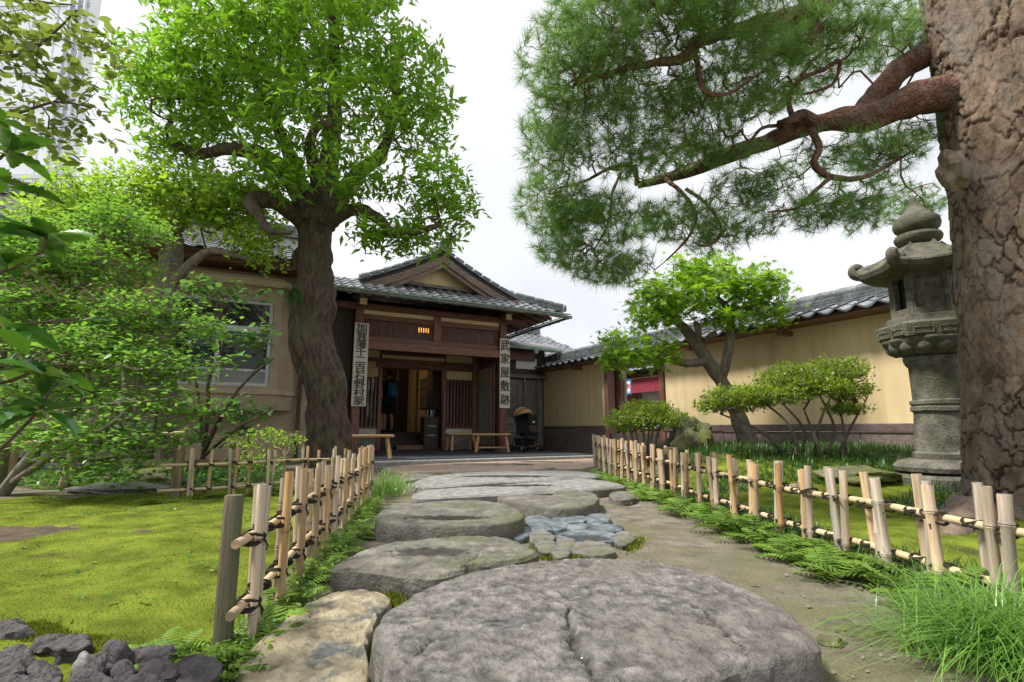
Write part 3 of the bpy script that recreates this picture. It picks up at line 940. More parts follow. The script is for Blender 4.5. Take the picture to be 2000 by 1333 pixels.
def bamboo_fence(label, line, zs, H, rp, rrail, pitch, front, rails, posts, lean=0.0, cat='bamboo fence', t0=0.02, first='pair', single_gap=.5):
    """line: list of ground points; front = +1/-1 side (relative to the left of the direction) that carries the pairs"""
    pts = smooth_path([Vector((x, y, z)) for (x, y), z in zip(line, zs)], 12)
    L = [0]
    for a, b in zip(pts, pts[1:]): L.append(L[-1] + (b - a).length)

    def at(s):
        j = 0
        while j < len(L) - 2 and L[j + 1] < s: j += 1
        return pts[j] + (pts[j + 1] - pts[j]) * ((s - L[j]) / (L[j + 1] - L[j]))
    def dirn(s): return (at(min(s + .05, L[-1])) - at(max(s - .05, 0))).normalized()
    root = thing('bamboo_fence', label, cat, at(0))
    o0 = at(0)
    cul = [culm(rp * k, H + dh, 10 + i) for i, (k, dh) in enumerate([(1, 0), (.92, .012), (1.08, -.01), (.85, .006), (1.0, .02), (.95, -.016)])]
    ties = [tie_mesh(w, rp, rrail, 30 + i) for i, w in enumerate((rp * 2.05, rp * 2.05, rp * 1.1, rp * 1.1))]
    for z in rails:
        off = Vector((0, 0, z))
        pp = [at(s) + off - o0 + Vector((0, 0, .006 * math.sin(s * 5 + z * 30))) for s in np.linspace(0, L[-1], 12)]
        pp[0] = pp[0] - dirn(0) * .05
        put('rail', rail_mesh(pp, rrail), root)
    s, i, pair = t0, 0, first == 'pair'
    while s < L[-1] - .01:
        c, d = at(s), dirn(s)
        nrm = Vector((-d.y, d.x, 0)).normalized() * front
        ang = math.atan2(d.y, d.x)
        side = 1 if pair else -1
        for k in ((-1, 1) if pair else (0,)):
            q = c + d * (k * rp * 1.13) + nrm * side * (rrail + rp) - o0
            put('picket', cul[random.randrange(6)], root, q + Vector((0, 0, random.uniform(-.006, .008))), (random.uniform(-.02, .02), random.uniform(-.02, .02) + lean, random.uniform(0, 6)))
        for z in rails:
            q = c + Vector((0, 0, z)) + Vector((0, 0, random.uniform(-.005, .005))) - o0
            fl = 0 if nrm.dot(Vector((math.sin(ang), -math.cos(ang), 0))) * side > 0 else math.pi
            put('rope_tie', ties[random.randrange(2) + (0 if pair else 2)], root, q, (0, 0, ang + fl))
        s += pitch * (single_gap if pair else 1 - single_gap) * random.uniform(.88, 1.12)
        pair = not pair; i += 1
    for s, w, h, sh in posts:
        c, d = at(s), dirn(s)
        nrm = Vector((-d.y, d.x, 0)).normalized() * front
        put('post', post_mesh(w, h, s), root, c - nrm * sh - o0, (0, 0, math.atan2(d.y, d.x)))
    return root


bamboo_fence('low bamboo picket fence along the left of the stone path with a weathered end post', [(-.75, 1.56), (-.93, 2.6), (-1.11, 3.8), (-1.30, 5.1)],
             [0, 0, 0, .02], .425, .0135, .0125, .30, -1, (.115, .29), [(0.02, .023, .415, .034), (3.3, .023, .42, .03)], t0=.09)
bamboo_fence('rear bamboo fence running across behind the moss lawn towards the big tree', [(-2.68, 4.28), (-2.1, 4.8), (-1.42, 5.42)],
             [.03, .03, .02], .40, .0125, .012, .30, -1, (.10, .29), [(0.08, .037, .40, .03)], lean=.035, t0=.17)
bamboo_fence('long bamboo picket fence along the right of the stone path with dark rope ties', [(1.70, 1.28), (1.62, 2.05), (1.52, 3.3), (1.40, 4.9), (1.27, 6.6), (1.18, 7.9)],
             [0, 0, 0, .03, .08, .12], .40, .0185, .0145, .265, 1, (.09, .275), [(.30, .045, .40, .05), (3.75, .045, .40, .05)], lean=-.055, t0=.05, single_gap=.44)

# ------------------------------------------------------------------ far left rail on wooden posts
root = thing('rail_fence', 'pale bamboo rail on leaning wooden posts in front of the house', 'rail fence', (-4.4, 5.4, 0))
a, b = P(175, 858, 5.5), P(362, 846, 6.0)
a2 = a + (a - b) * 1.2
o0 = Vector((-4.4, 5.4, 0))
put('rail', rail_mesh([b - o0, a - o0, a2 - o0], .024), root)
for px, Y, top in ((157, 5.55, 842), (366, 5.95, 836), (40, 5.3, 845)):
    g, t = onground(px - 8, Y), P(px, top, Y)
    mb = MB()
    mb.tube([g - o0 + Vector((0, 0, -.05)), (g + t) / 2 - o0, t - o0], [.05, .045, .04], 9, wob=.15)
    mb.build('post', M('pale_post', (.2, .15, .09), (.42, .34, .22), rough=.85, scale=6, stretch=(5, 5, 1), bump=.4), root, True)
# braided straw edging lying on the moss
root = thing('braided_edging', 'short braid of pale straw lying on the moss at the picture edge', 'straw braid', (-1.80, 1.90, .085), R(8))
STRAW = M('straw', (.45, .32, .17), (.62, .48, .28), rough=.7, scale=20, stretch=(1, 1, 5), bump=.4, rand=.15)
for r_ in range(3):
    for k in range(9):
        mb = MB()
        mb.blob((0, 0, 0), (.022, .008, .008), 8, 6)
        put('strand', mb.mesh('strand', STRAW, True), root, (-.22 + k * .026 + r_ * .006, r_ * .026 - .026, .012 + .006 * (r_ == 1)), (0, -.25, .75 if r_ % 2 == 0 else .55))
# ------------------------------------------------------------------ entrance house
PHI = R(28)
E0 = Vector((-3.278, 11.274, 0))
UX, VX = Vector((math.cos(PHI), math.sin(PHI), 0)), Vector((-math.sin(PHI), math.cos(PHI), 0))


def W(u, v, z=0): return E0 + UX * u + VX * v + Vector((0, 0, z))


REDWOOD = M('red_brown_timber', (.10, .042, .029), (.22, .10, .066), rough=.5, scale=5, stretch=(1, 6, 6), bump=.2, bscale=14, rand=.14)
REDPOST = M('red_brown_post', (.095, .043, .03), (.215, .102, .07), rough=.5, scale=5, stretch=(7, 7, 1), bump=.2, bscale=14, rand=.14)
BARGE = M('weathered_barge', (.13, .085, .065), (.27, .20, .165), rough=.75, scale=5, stretch=(1, 6, 6), bump=.3, bscale=14, rand=.15)
GREYWOOD = M('weathered_timber', (.13, .105, .085), (.3, .26, .22), rough=.8, scale=5, stretch=(8, 8, 1), bump=.4, bscale=12, rand=.2)
GREYPLANK = M('weathered_plank', (.10, .085, .07), (.27, .235, .2), rough=.85, scale=5, stretch=(1, 8, 8), bump=.4, bscale=12, rand=.25)
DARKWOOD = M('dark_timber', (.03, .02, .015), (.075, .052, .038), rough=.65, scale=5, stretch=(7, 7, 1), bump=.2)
OCHRE = M('ochre_plaster', (.55, .43, .24), (.66, .53, .315), (.45, .355, .21), rough=.9, scale=2.4, stretch=(1.6, 1.6, .28), bump=.14, bscale=80, patch=2.6, pfac=(.52, .78))
CREAMW = M('cream_plaster', (.62, .50, .29), (.7, .58, .36), rough=.9, scale=3, bump=.08, bscale=60)
PALEEND = M('painted_beam_end', (.62, .52, .33), (.7, .6, .4), rough=.7, scale=8)
TILE = M('roof_tile', (.06, .068, .078), (.16, .172, .19), (.27, .28, .29), rough=.22, scale=9, spec=.6, bump=.06, bscale=40, rand=.3, patch=5, pfac=(.55, .75))
TILED = M('roof_tile_bed', (.02, .02, .022), (.05, .05, .055), rough=.8)
COPPER = M('green_copper', (.16, .28, .2), (.26, .36, .28), (.2, .19, .17), rough=.6, scale=14, metal=.2, patch=4)
GUTTER = M('gutter_metal', (.16, .15, .15), (.27, .26, .26), (.2, .27, .22), rough=.45, metal=.5, scale=8, patch=3)
STEPS = M('entrance_stone', (.2, .2, .19), (.33, .32, .30), rough=.8, scale=14, bump=.4)
MATG = M('ribbed_mat', (.018, .022, .028), (.05, .058, .068), rough=.75, scale=90, bump=.8, bscale=160)
GLASSD = glassmat('dark_glass', (.02, .026, .024))
INK = M('ink', (.015, .015, .017), (.05, .05, .052), rough=.7, scale=30)
SIGNW = M('sign_board', (.44, .40, .34), (.62, .57, .50), rough=.75, scale=4, stretch=(9, 9, .8), bump=.3, bscale=12)


def wavetile(w, l, t=.018, n=9, amp=.018, mats=None):
    """S shaped pantile; X across, +Y up the slope, Z off the slope; a lip at the lower end"""
    mb = MB()
    vs, fs = [], []
    prof = []
    for i in range(n):
        x = -w / 2 + (w * 1.04) * i / (n - 1)
        ph = i / (n - 1)
        z = amp * (math.cos(ph * 2 * math.pi * .98 + .5) + (.6 * math.exp(-((ph - .93) / .12) ** 2)))
        prof.append((x, z))
    for y, dz in ((0, -t), (0, 0), (l * .5, -.006), (l, -.014)):
        vs += [(x, y, z + dz + .016) for x, z in prof]
    for j in range(3):
        for i in range(n - 1):
            a = j * n + i
            fs.append((a, a + 1, a + 1 + n, a + n))
    mb.add(vs, fs)
    return mb.mesh('roof_tile', mats or TILE, False)


def tile_slope(parent, name_mesh, o, ex, ey, nx, ny, w, l, skip=None, joined=False, mat=None):
    """lays a field of tiles: origin o (lower left), ex across, ey up the slope (unit vectors, local)"""
    ex, ey = Vector(ex).normalized(), Vector(ey).normalized()
    ez = ex.cross(ey).normalized()
    B = Matrix((ex, ey, ez)).transposed().to_4x4()
    mb = MB()
    for j in range(ny):
        for i in range(nx):
            if skip and skip(i, j): continue
            p = Vector(o) + ex * (w * (i + .5)) + ey * (l * j) + ez * random.uniform(-.003, .003)
            mw = Matrix.Translation(p) @ B @ Matrix.Rotation(random.uniform(-.012, .012), 4, 'Z')
            if joined:
                b = len(mb.v)
                mb.add([tuple(mw @ v.co) for v in name_mesh.vertices], [tuple(f.vertices) for f in name_mesh.polygons])
            else:
                put('roof_tile', name_mesh, parent, mw=mw)
    if joined:
        ob = mb.build('tile_field', mat or TILE, parent)
        ob['kind'] = 'stuff'


H_ = thing('entrance_house', 'old timber entrance house with tiled gable roof and two hanging wooden name boards', 'house', E0, PHI)


def part(name, boxes, mat, parent=None, bev=.008, label=None, more=None):
    parent = parent or H_
    first = None
    for b in boxes:
        mb = MB()
        if bev and min(b[1] - b[0], b[3] - b[2], b[5] - b[4]) > 3 * bev: mb.bev(*b, bev)
        else: mb.box(*b)
        if first is None or parent.parent is not None or not more: o = mb.build(name, mat, parent)
        else: o = mb.build(more, mat, first)
        first = first or o
    return prop(first, label)


# pillars, beams and infill of the front
for u in (-.07, 3.36): part('pillar', [(u, u + .16, -.08, .08, .1, 3.13)], REDPOST)
for u in (-.07, 3.36): part('pillar_footing', [(u - .06, u + .22, -.14, .14, .02, .1)], STEPS)
part('beam', [(-.75, 4.1, -.085, .085, 3.13, 3.265)], REDWOOD)
part('plaster_strip', [(.1, 1.675, -.02, .03, 3.04, 3.13), (1.845, 3.35, -.02, .03, 3.04, 3.13)], CREAMW, bev=0)
part('beam', [(.1, 1.67, -.045, .05, 2.925, 3.04)], REDWOOD)
part('beam', [(1.85, 3.35, -.045, .05, 2.925, 3.04)], REDWOOD)
part('short_post', [(1.675, 1.845, -.06, .06, 2.57, 3.128)], REDPOST)
for a, b in ((.1, 1.67), (1.85, 3.35)):
    fr = part('transom_panel', [(a, b, .03, .045, 2.57, 2.925)], DARKWOOD, bev=0)
    n = 34
    for k in range(n):
        u = a + (b - a) * (k + .5) / n
        part('slat', [(u - .013, u + .013, .008, .028, 2.575, 2.92)], REDPOST, fr, bev=0)
part('beam', [(.1, 3.35, -.05, .06, 2.45, 2.568)], REDWOOD)
part('beam', [(.1, 3.35, -.10, .08, 2.275, 2.45)], REDWOOD)
for u in (-.075, 3.365):
    b = part('beam_end', [(u, u + .17, -.34, -.09, 3.16, 3.32)], REDWOOD)
    part('painted_cap', [(u + .012, u + .158, -.346, -.341, 3.172, 3.308)], PALEEND, b, bev=0)
# recess: side walls, ceiling and inner wall
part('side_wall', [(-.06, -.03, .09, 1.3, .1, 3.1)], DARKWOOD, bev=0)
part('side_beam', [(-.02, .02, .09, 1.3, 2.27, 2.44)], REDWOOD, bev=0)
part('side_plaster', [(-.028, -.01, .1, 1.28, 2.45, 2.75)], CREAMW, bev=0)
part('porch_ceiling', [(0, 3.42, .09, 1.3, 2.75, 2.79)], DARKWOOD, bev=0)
part('side_wall', [(3.43, 3.46, .09, 1.3, .1, 3.1)], REDPOST, bev=0)
d = part('open_door', [(3.33, 3.37, .2, 1.12, .16, 2.16)], REDPOST)
part('rail', [(3.318, 3.329, .2, 1.12, z, z + .05) for z in (.16, .62, 1.02, 1.5, 2.1)], REDWOOD, d, bev=0)
part('stile', [(3.317, 3.3285, v, v + .06, .212, 2.098) for v in (.2, 1.06)], REDPOST, d, bev=0)
for k in range(20): part('reed', [(3.312, 3.316, .29 + k * .038, .29 + k * .038 + .02, .22, 2.09)], GREYWOOD, d, bev=0)
IV = 1.3
part('header_beam', [(-.02, 3.42, IV - .07, IV + .07, 2.05, 2.27)], REDWOOD)
part('plaster_strip', [(.86, 2.46, IV - .01, IV + .03, 2.27, 2.36)], CREAMW, bev=0)
part('plaster_block', [(.0, .80, IV - .03, IV + .02, 2.275, 2.6)], OCHRE, bev=0)
part('plaster_block', [(2.5, 3.22, IV - .03, IV + .02, 2.275, 2.5)], OCHRE, bev=0)
part('upper_board', [(0, 3.42, IV + .04, IV + .06, 2.27, 2.76)], DARKWOOD, bev=0)
part('beam', [(.8, 2.5, IV - .04, IV + .035, 2.362, 2.42)], REDWOOD)
for u in (.79, 2.42): part('door_jamb', [(u, u + .09, IV - .06, IV + .06, .1, 2.05)], REDPOST)
part('column', [(3.23, 3.4, IV - .08, IV + .08, .1, 2.76)], REDPOST)
for a, b in ((.0, .785), (2.515, 3.22)):
    part('plaster_panel', [(a, b, IV - .02, IV + .02, 1.84, 2.05)], OCHRE, bev=0)
    lt = part('lattice_window', [(a, b, IV - .04, IV + .04, 1.79, 1.84), (a, b, IV - .04, IV + .04, .6, .65)], REDPOST, more='rail')
    n = 8
    for k in range(n):
        u = a + (b - a) * (k + .5) / n
        part('slat', [(u - .018, u + .018, IV - .035, IV + .0, .65, 1.79)], REDPOST, lt, bev=0)
    part('pane', [(a, b, IV + .03, IV + .036, .652, 1.788)], GLASSD, lt, bev=0)
    part('sill_board', [(a, b, IV - .055, IV + .03, .44, .6)], M('pale_sill', (.42, .38, .32), (.55, .51, .45), rough=.8), bev=.006)
    part('skirting_board', [(a, b, IV - .03, IV + .03, .09, .44)], GREYPLANK, bev=0)
part('notice_board', [(.22, .70, IV - .10, IV - .075, 1.80, 2.18)], M('notice_wood', (.42, .27, .13), (.54, .37, .2), rough=.6, stretch=(1, 8, 8)))
# interior
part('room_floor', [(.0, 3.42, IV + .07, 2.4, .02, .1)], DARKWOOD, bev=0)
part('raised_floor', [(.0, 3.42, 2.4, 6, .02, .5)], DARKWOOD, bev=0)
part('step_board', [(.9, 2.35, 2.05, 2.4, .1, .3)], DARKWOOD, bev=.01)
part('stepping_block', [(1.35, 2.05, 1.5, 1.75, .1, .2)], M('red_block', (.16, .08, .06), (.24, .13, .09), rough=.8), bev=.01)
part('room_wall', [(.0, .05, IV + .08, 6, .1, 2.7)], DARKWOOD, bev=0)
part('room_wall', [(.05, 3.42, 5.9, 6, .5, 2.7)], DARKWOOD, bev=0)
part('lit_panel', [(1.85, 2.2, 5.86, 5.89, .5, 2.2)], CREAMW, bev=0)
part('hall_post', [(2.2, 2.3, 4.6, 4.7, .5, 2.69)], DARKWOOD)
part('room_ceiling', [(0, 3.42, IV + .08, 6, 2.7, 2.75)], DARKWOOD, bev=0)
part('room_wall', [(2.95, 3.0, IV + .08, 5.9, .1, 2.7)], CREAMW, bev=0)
sh = part('paper_screen', [(2.93, 2.948, 2.6, 4.6, 1.2, 2.1)], M('shoji_paper', (.30, .27, .22), (.36, .33, .28), rough=.9), bev=0)
for k in range(13): part('bar', [(2.915, 2.929, 2.6 + k * .16, 2.62 + k * .16, 1.2, 2.1)], DARKWOOD, sh, bev=0)
for z in (1.2, 1.5, 1.8, 2.08): part('bar', [(2.9, 2.914, 2.6, 4.6, z, z + .02)], DARKWOOD, sh, bev=0)
# soffit and rafters
def soff(v): return 3.24 + (v + .9) * .30
for k in range(15):
    u = -.75 + k * .38
    mb = MB(); mb.bar((u, -.84, soff(-.84) + .02), (u, 1.2, soff(1.2) + .02), .055, .075)
    rf = mb.build('rafter', REDPOST, H_)
    mb = MB(); mb.bar((u, -.846, soff(-.846) + .018), (u, -.842, soff(-.842) + .02), .057, .077)
    mb.build('painted_cap', PALEEND, rf)
mb = MB(); mb.add([(-1.0, -.86, soff(-.86) + .062), (4.55, -.86, soff(-.86) + .062), (4.55, 1.3, soff(1.3) + .062), (-1.0, 1.3, soff(1.3) + .062),
                   (-1.0, -.86, soff(-.86) + .08), (4.55, -.86, soff(-.86) + .08), (4.55, 1.3, soff(1.3) + .08), (-1.0, 1.3, soff(1.3) + .08)],
                  [(0, 1, 2, 3), (7, 6, 5, 4), (0, 4, 5, 1), (1, 5, 6, 2), (2, 6, 7, 3), (3, 7, 4, 0)])
mb.build('soffit', REDWOOD, H_)
for k in range(14):
    v = -.55 + k * .36
    mb = MB(); mb.bar((4.5, v, 3.25), (3.46, v, 3.56), .055, .075)
    rf = mb.build('rafter', REDPOST, H_)
    mb = MB(); mb.bar((4.507, v, 3.248), (4.503, v, 3.249), .057, .077)
    mb.build('painted_cap', PALEEND, rf)
# body of the house behind
part('house_wall', [(3.47, 3.52, .2, 6, .1, 3.5)], DARKWOOD, bev=0)
part('house_wall', [(-.9, 3.45, 1.42, 1.47, 2.8, 3.7)], DARKWOOD, bev=0)
part('house_wall', [(-.92, -.86, .2, 6, .1, 3.6)], CREAMW, bev=0)
part('house_wall', [(-.85, -.08, .2, .26, .1, 3.3)], DARKWOOD, bev=0)
part('house_wall', [(-.9, 3.5, 6.02, 6.1, .1, 3.5)], DARKWOOD, bev=0)

# roof: front skirt, gable with barge boards, side slopes, ridges
roof = part('roof', [(-1.0, 4.6, -.92, -.88, 3.335, 3.36)], TILED, bev=0)
tl = wavetile(.235, .205)
sk_o, sk_t = Vector((-1.05, -.97, 3.325)), Vector((-1.05, -.02, 3.79))
ey = sk_t - sk_o
mb = MB(); mb.add([(-1.05, -.95, 3.32), (4.68, -.95, 3.32), (3.75, .0, 3.79), (-1.05, .0, 3.79), (-1.05, -.95, 3.29), (4.68, -.95, 3.29), (3.75, .0, 3.75), (-1.05, .0, 3.75)],
                  [(0, 1, 2, 3), (7, 6, 5, 4), (0, 4, 5, 1), (1, 5, 6, 2), (2, 6, 7, 3), (3, 7, 4, 0)])
mb.build('tile_bed', TILED, roof)
tile_slope(roof, tl, sk_o, (1, 0, 0), ey, 24, 5, .235, .205, skip=lambda i, j: -1.05 + .235 * (i + 1) > 4.75 - .93 * j / 5 * 1.0 - .05)
# gable slopes
RU, RZ = 1.78, 4.58
def slope_z(u):
    t = abs(u - RU)
    return RZ - .60 * t + .062 * t * t
gv0, gv1 = -.32, 5.5
us = [RU + s * .01 for s in (0,)]
for sgn, ue in ((-1, -1.1), (1, 4.7)):
    seg = 7
    uu = [RU + (ue - RU) * k / seg for k in range(seg + 1)]
    mb = MB()
    for k in range(seg):
        v0a = gv0 if abs(uu[k] - RU) < 1.8 else max(gv0, .1)
        v0a = gv0 if (uu[k] < 3.5 and uu[k] > 0) else -.02 if uu[k + 1] < 0 else -.1
        for dz in (0, -.05):
            q = [(uu[k], v0a, slope_z(uu[k]) + dz), (uu[k + 1], v0a, slope_z(uu[k + 1]) + dz), (uu[k + 1], gv1, slope_z(uu[k + 1]) + dz), (uu[k], gv1, slope_z(uu[k]) + dz)]
            mb.add(q, [(0, 1, 2, 3)])
        mb.add([(uu[k], v0a, slope_z(uu[k])), (uu[k + 1], v0a, slope_z(uu[k + 1])), (uu[k + 1], v0a, slope_z(uu[k + 1]) - .05), (uu[k], v0a, slope_z(uu[k]) - .05)], [(0, 1, 2, 3)])
    mb.build('tile_bed', TILED, roof)
    # tiles row by row down the curve
    s, l = abs(ue - RU), .2
    nrow = int(s / (l * .88))
    fld = MB()
    for r_ in range(nrow):
        u1 = ue + (-sgn) * (r_ * s / nrow)
        u2 = ue + (-sgn) * ((r_ + 1) * s / nrow)
        e_y = Vector((u2 - u1, 0, slope_z(u2) - slope_z(u1))).normalized()
        e_x = Vector((0, -sgn, 0)) * -1
        e_x = Vector((0, 1, 0)) if sgn > 0 else Vector((0, -1, 0))
        ez = e_x.cross(e_y)
        B = Matrix((e_x, e_y, ez)).transposed().to_4x4()
        for c_ in range(23):
            v = gv0 + .12 + c_ * .235
            if not (0.0 < u1 < 3.6) and v < .25: continue
            mw = Matrix.Translation(Vector((u1, v, slope_z(u1) + .01))) @ B
            if sgn < 0 and c_ < 9:
                put('roof_tile', tl, roof, mw=mw)
            else:
                fld.add([tuple(mw @ q.co) for q in tl.vertices], [tuple(f.vertices) for f in tl.polygons])
    fb = fld.build('tile_field', TILE, roof); fb['kind'] = 'stuff'


def ridge(parent, pts, w=.2, h=.16, rcap=.07, seg=.24, layers=2):
    pts = [Vector(p) for p in pts]
    mb = MB()
    for a, b in zip(pts, pts[1:]):
        for k in range(layers):
            z = Vector((0, 0, h * (k + .5) / layers))
            mb.bar(a + z, b + z, w * (1 - .16 * k), h / layers * .82, up=(0, 0, 1))
    rg = mb.build('ridge', TILE, parent)
    tot = sum((b - a).length for a, b in zip(pts, pts[1:]))
    cap = MB()
    n = 10
    cap.tube([(0, 0, 0), (0, .012, 0), (0, seg * .8, 0), (0, seg * .98, 0)], [rcap, rcap * 1.13, rcap * 1.0, rcap * .95], n)
    cm = cap.mesh('ridge_tile', TILE, True)
    for a, b in zip(pts, pts[1:]):
        m = max(1, round((b - a).length / seg))
        d = (b - a).normalized()
        for k in range(m):
            p = a + (b - a) * (k / m) + Vector((0, 0, h + rcap * .45))
            q = Vector((0, 1, 0)).rotation_difference(d)
            put('ridge_tile', cm, rg, mw=Matrix.Translation(p) @ q.to_matrix().to_4x4())
    return rg


def endtile(parent, p, d, r=.1):
    mb = MB()
    d = Vector(d).normalized()
    mb.tube([p, Vector(p) + d * .05], [r, r], 14)
    mb.tube([Vector(p) + d * .05, Vector(p) + d * .062], [r * .72, r * .6], 14)
    mb.build('ridge_end_tile', TILE, parent, True)


ridge(roof, [(RU, gv0 - .05, RZ + .02), (RU, gv1, RZ + .02)], w=.24, h=.2, layers=3)
endtile(roof, (RU, gv0 - .06, RZ + .15), (0, -1, 0), .15)
hipR = [(4.62, -.9, 3.37), (3.95, -.22, 3.68), (3.5, .1, 3.86)]
ridge(roof, hipR, w=.17, h=.1, rcap=.065)
endtile(roof, (4.64, -.92, 3.46), (.7, -.7, 0), .085)
for sgn in (-1, 1):                                         # verge rolls, barge boards
    pts = []
    for k in range(9):
        u = RU + sgn * (.02 + (1.84) * k / 8)
        pts.append((u, gv0 + .02, slope_z(u) + .03))
    ridge(roof, pts[::-1], w=.13, h=.03, rcap=.062, seg=.22, layers=1)
    ridge(roof, [(p[0], p[1] + .26, p[2]) for p in pts[::-1]], w=.11, h=.03, rcap=.05, seg=.22, layers=1)
    for off, wd, dv, m_ in ((.0, .17, 0, BARGE), (.0, .27, .05, BARGE)):
        bb = MB()
        vs = []
        for k in range(11):
            u = RU + sgn * (1.83 * k / 10)
            zt = slope_z(u) - .06
            wdt = wd * (1 + .18 * (k / 10) ** 2)
            vs += [(u, gv0 + dv, zt), (u, gv0 + dv, zt - wdt), (u, gv0 + dv + .045, zt - wdt), (u, gv0 + dv + .045, zt)]
        fs = []
        for k in range(10):
            for j in range(4):
                a, b_ = k * 4 + j, k * 4 + (j + 1) % 4
                fs.append((a, b_, b_ + 4, a + 4))
        fs += [(3, 2, 1, 0), (40, 41, 42, 43)]
        bb.add(vs, fs)
        bb.build('barge_board', m_, roof)
mb = MB()                                                   # gable field
mb.add([(.15, -.0, 3.72), (3.4, -.0, 3.72), (RU, -.0, 4.5), (.15, .05, 3.72), (3.4, .05, 3.72), (RU, .05, 4.5)], [(0, 1, 2), (5, 4, 3), (0, 3, 4, 1), (1, 4, 5, 2), (2, 5, 3, 0)])
mb.build('gable_wall', OCHRE, roof)
mb = MB(); mb.bar((.2, -.06, 3.83), (3.35, -.06, 3.83), .09, .07, up=(0, 0, 1)); mb.build('gable_beam', GREYPLANK, roof)
# gutters with hooks
mb = MB()
n = 7
def gutter(a, b, r=.055):
    a, b = Vector(a), Vector(b)
    sx, up, d = frame(b - a)
    if up.z < 0: up = -up
    g = MB()
    vs = []
    for p in (a, b):
        for rr in (r, r * .86):
            for k in range(9):
                t = math.pi + math.pi * k / 8
                vs.append(p + sx * math.cos(t) * rr + up * math.sin(t) * rr)
    fs = [(k, k + 1, 18 + k + 1, 18 + k) for k in range(8)] + [(9 + k + 1, 9 + k, 27 + k, 27 + k + 1) for k in range(8)] + [(k, 9 + k, 10 + k, k + 1) for k in range(8)] + \
         [(18 + k + 1, 27 + k + 1, 27 + k, 18 + k) for k in range(8)] + [(0, 18, 27, 9), (8, 17, 35, 26)]
    g.add(vs, fs)
    go = g.build('gutter', GUTTER, roof, True)
    m = int((b - a).length / .42)
    for i in range(m + 1):
        p = a + (b - a) * (i / m)
        h = MB()
        h.tube([p + sx * math.cos(t) * (r + .008) + up * math.sin(t) * (r + .008) for t in np.linspace(math.pi * .9, 2.1 * math.pi, 8)], .006, 4)
        h.build('hook', GUTTER, go)
    l = MB(); l.bar(a + up * .045, b + up * .045, .012, .03, up=(0, 0, 1)); l.build('copper_lip', COPPER, go)
gutter((-1.1, -1.0, 3.29), (4.78, -1.0, 3.26))
gutter((4.74, -.92, 3.25), (4.74, 4.6, 3.2), .05)

def glyph(ch, size, mat, parent, loc, rot, sc=(1, 1, 1), off=0.0):
    cu = bpy.data.curves.new('character', 'FONT')
    cu.body = ch
    cu.size = size
    cu.align_x = 'CENTER'; cu.align_y = 'CENTER'
    cu.extrude = .0015
    cu.offset = off
    cu.resolution_u = 3
    tmp = bpy.data.objects.new('character', cu); C.objects.link(tmp)
    bpy.context.view_layer.update()
    m0 = bpy.data.meshes.new_from_object(tmp.evaluated_get(bpy.context.evaluated_depsgraph_get()))
    bpy.data.objects.remove(tmp); bpy.data.curves.remove(cu)
    mb = MB()                                               # a full brush stroke: the outline set down a few times, each a hair higher
    w = size * .02
    for i, (dx, dy) in enumerate(((0, 0), (w, 0), (-w, w * .5), (w * .3, -w), (-w * .6, -w * .8))):
        mb.add([(v.co.x + dx, v.co.y + dy, v.co.z + .0003 * i) for v in m0.vertices], [tuple(f.vertices) for f in m0.polygons])
    bpy.data.meshes.remove(m0)
    me = mb.mesh('character', mat)
    return put('character', me, parent, loc, rot, sc)


# hanging boards with brushed writing (they hang on the pillars: things of their own)
def sign(label, text, u0, u1, z0, z1, size, step, top, sx=.95):
    t = thing('name_board', label, 'sign', W((u0 + u1) / 2, -.1, z0), PHI, 'vertical name boards')
    w = (u1 - u0) / 2
    mb = MB(); mb.bev(-w, w, -.028, .0, 0, z1 - z0, .006)
    mb.build('board', SIGNW, t)
    for i, ch in enumerate(text):
        o = glyph(ch, size, INK, t, (0, -.031, (z1 - z0) - top - step * i), (R(90), R(random.uniform(-3, 3)), 0), (sx, 1.0, 1), 0.0)
sign('long pale board with ten brushed characters on the pillar beside the big tree', '加賀藩千二百石野村家', -.10, .20, 1.06, 2.82, .19, .172, .115, 1.22)
sign('pale board with five brushed characters on the pillar near the stroller', '武家屋敷跡', 3.32, 3.59, 1.08, 2.75, .27, .325, .185)

# platform with mat in front
t = thing('entrance_platform', 'low stone step with a dark ribbed mat in front of the entrance', 'platform', W(0, 0, 0), PHI)
part('kerb_stone', [(-.6, 4.55, -2.62, -2.40, -.05, .075)], STEPS, t, bev=.012)
part('base_slab', [(-.9, 4.6, -2.39, 1.35, -.05, .07)], STEPS, t, bev=0)
mt = part('mat', [(-.55, 4.4, -2.36, 1.12, .071, .088)], MATG, t, bev=.004)
# lit ceiling lamp seen through the door
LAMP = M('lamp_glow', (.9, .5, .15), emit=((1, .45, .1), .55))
t = thing('ceiling_lamp', 'small warm lit ceiling lamp just inside the doorway', 'lamp', W(1.15, 2.1, 2.25), PHI)
part('shade', [(-.13, .13, -.08, .08, 0, .05)], LAMP, t, bev=.01)
part('stem', [(-.012, .012, -.012, .012, .051, .45)], DARKWOOD, t, bev=0)
ld = bpy.data.lights.new('lamp_light', 'POINT'); ld.energy = 4.5; ld.color = (1, .62, .28); ld.shadow_soft_size = .1
lo = put('lamp_light', ld, t, (.3, 2.2, -.1))
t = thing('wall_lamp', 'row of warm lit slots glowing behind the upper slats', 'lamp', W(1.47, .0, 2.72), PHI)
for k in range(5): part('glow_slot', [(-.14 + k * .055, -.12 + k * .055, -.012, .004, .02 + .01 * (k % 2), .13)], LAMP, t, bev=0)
part('backing', [(-.17, .14, .005, .025, 0, .15)], DARKWOOD, t, bev=0)
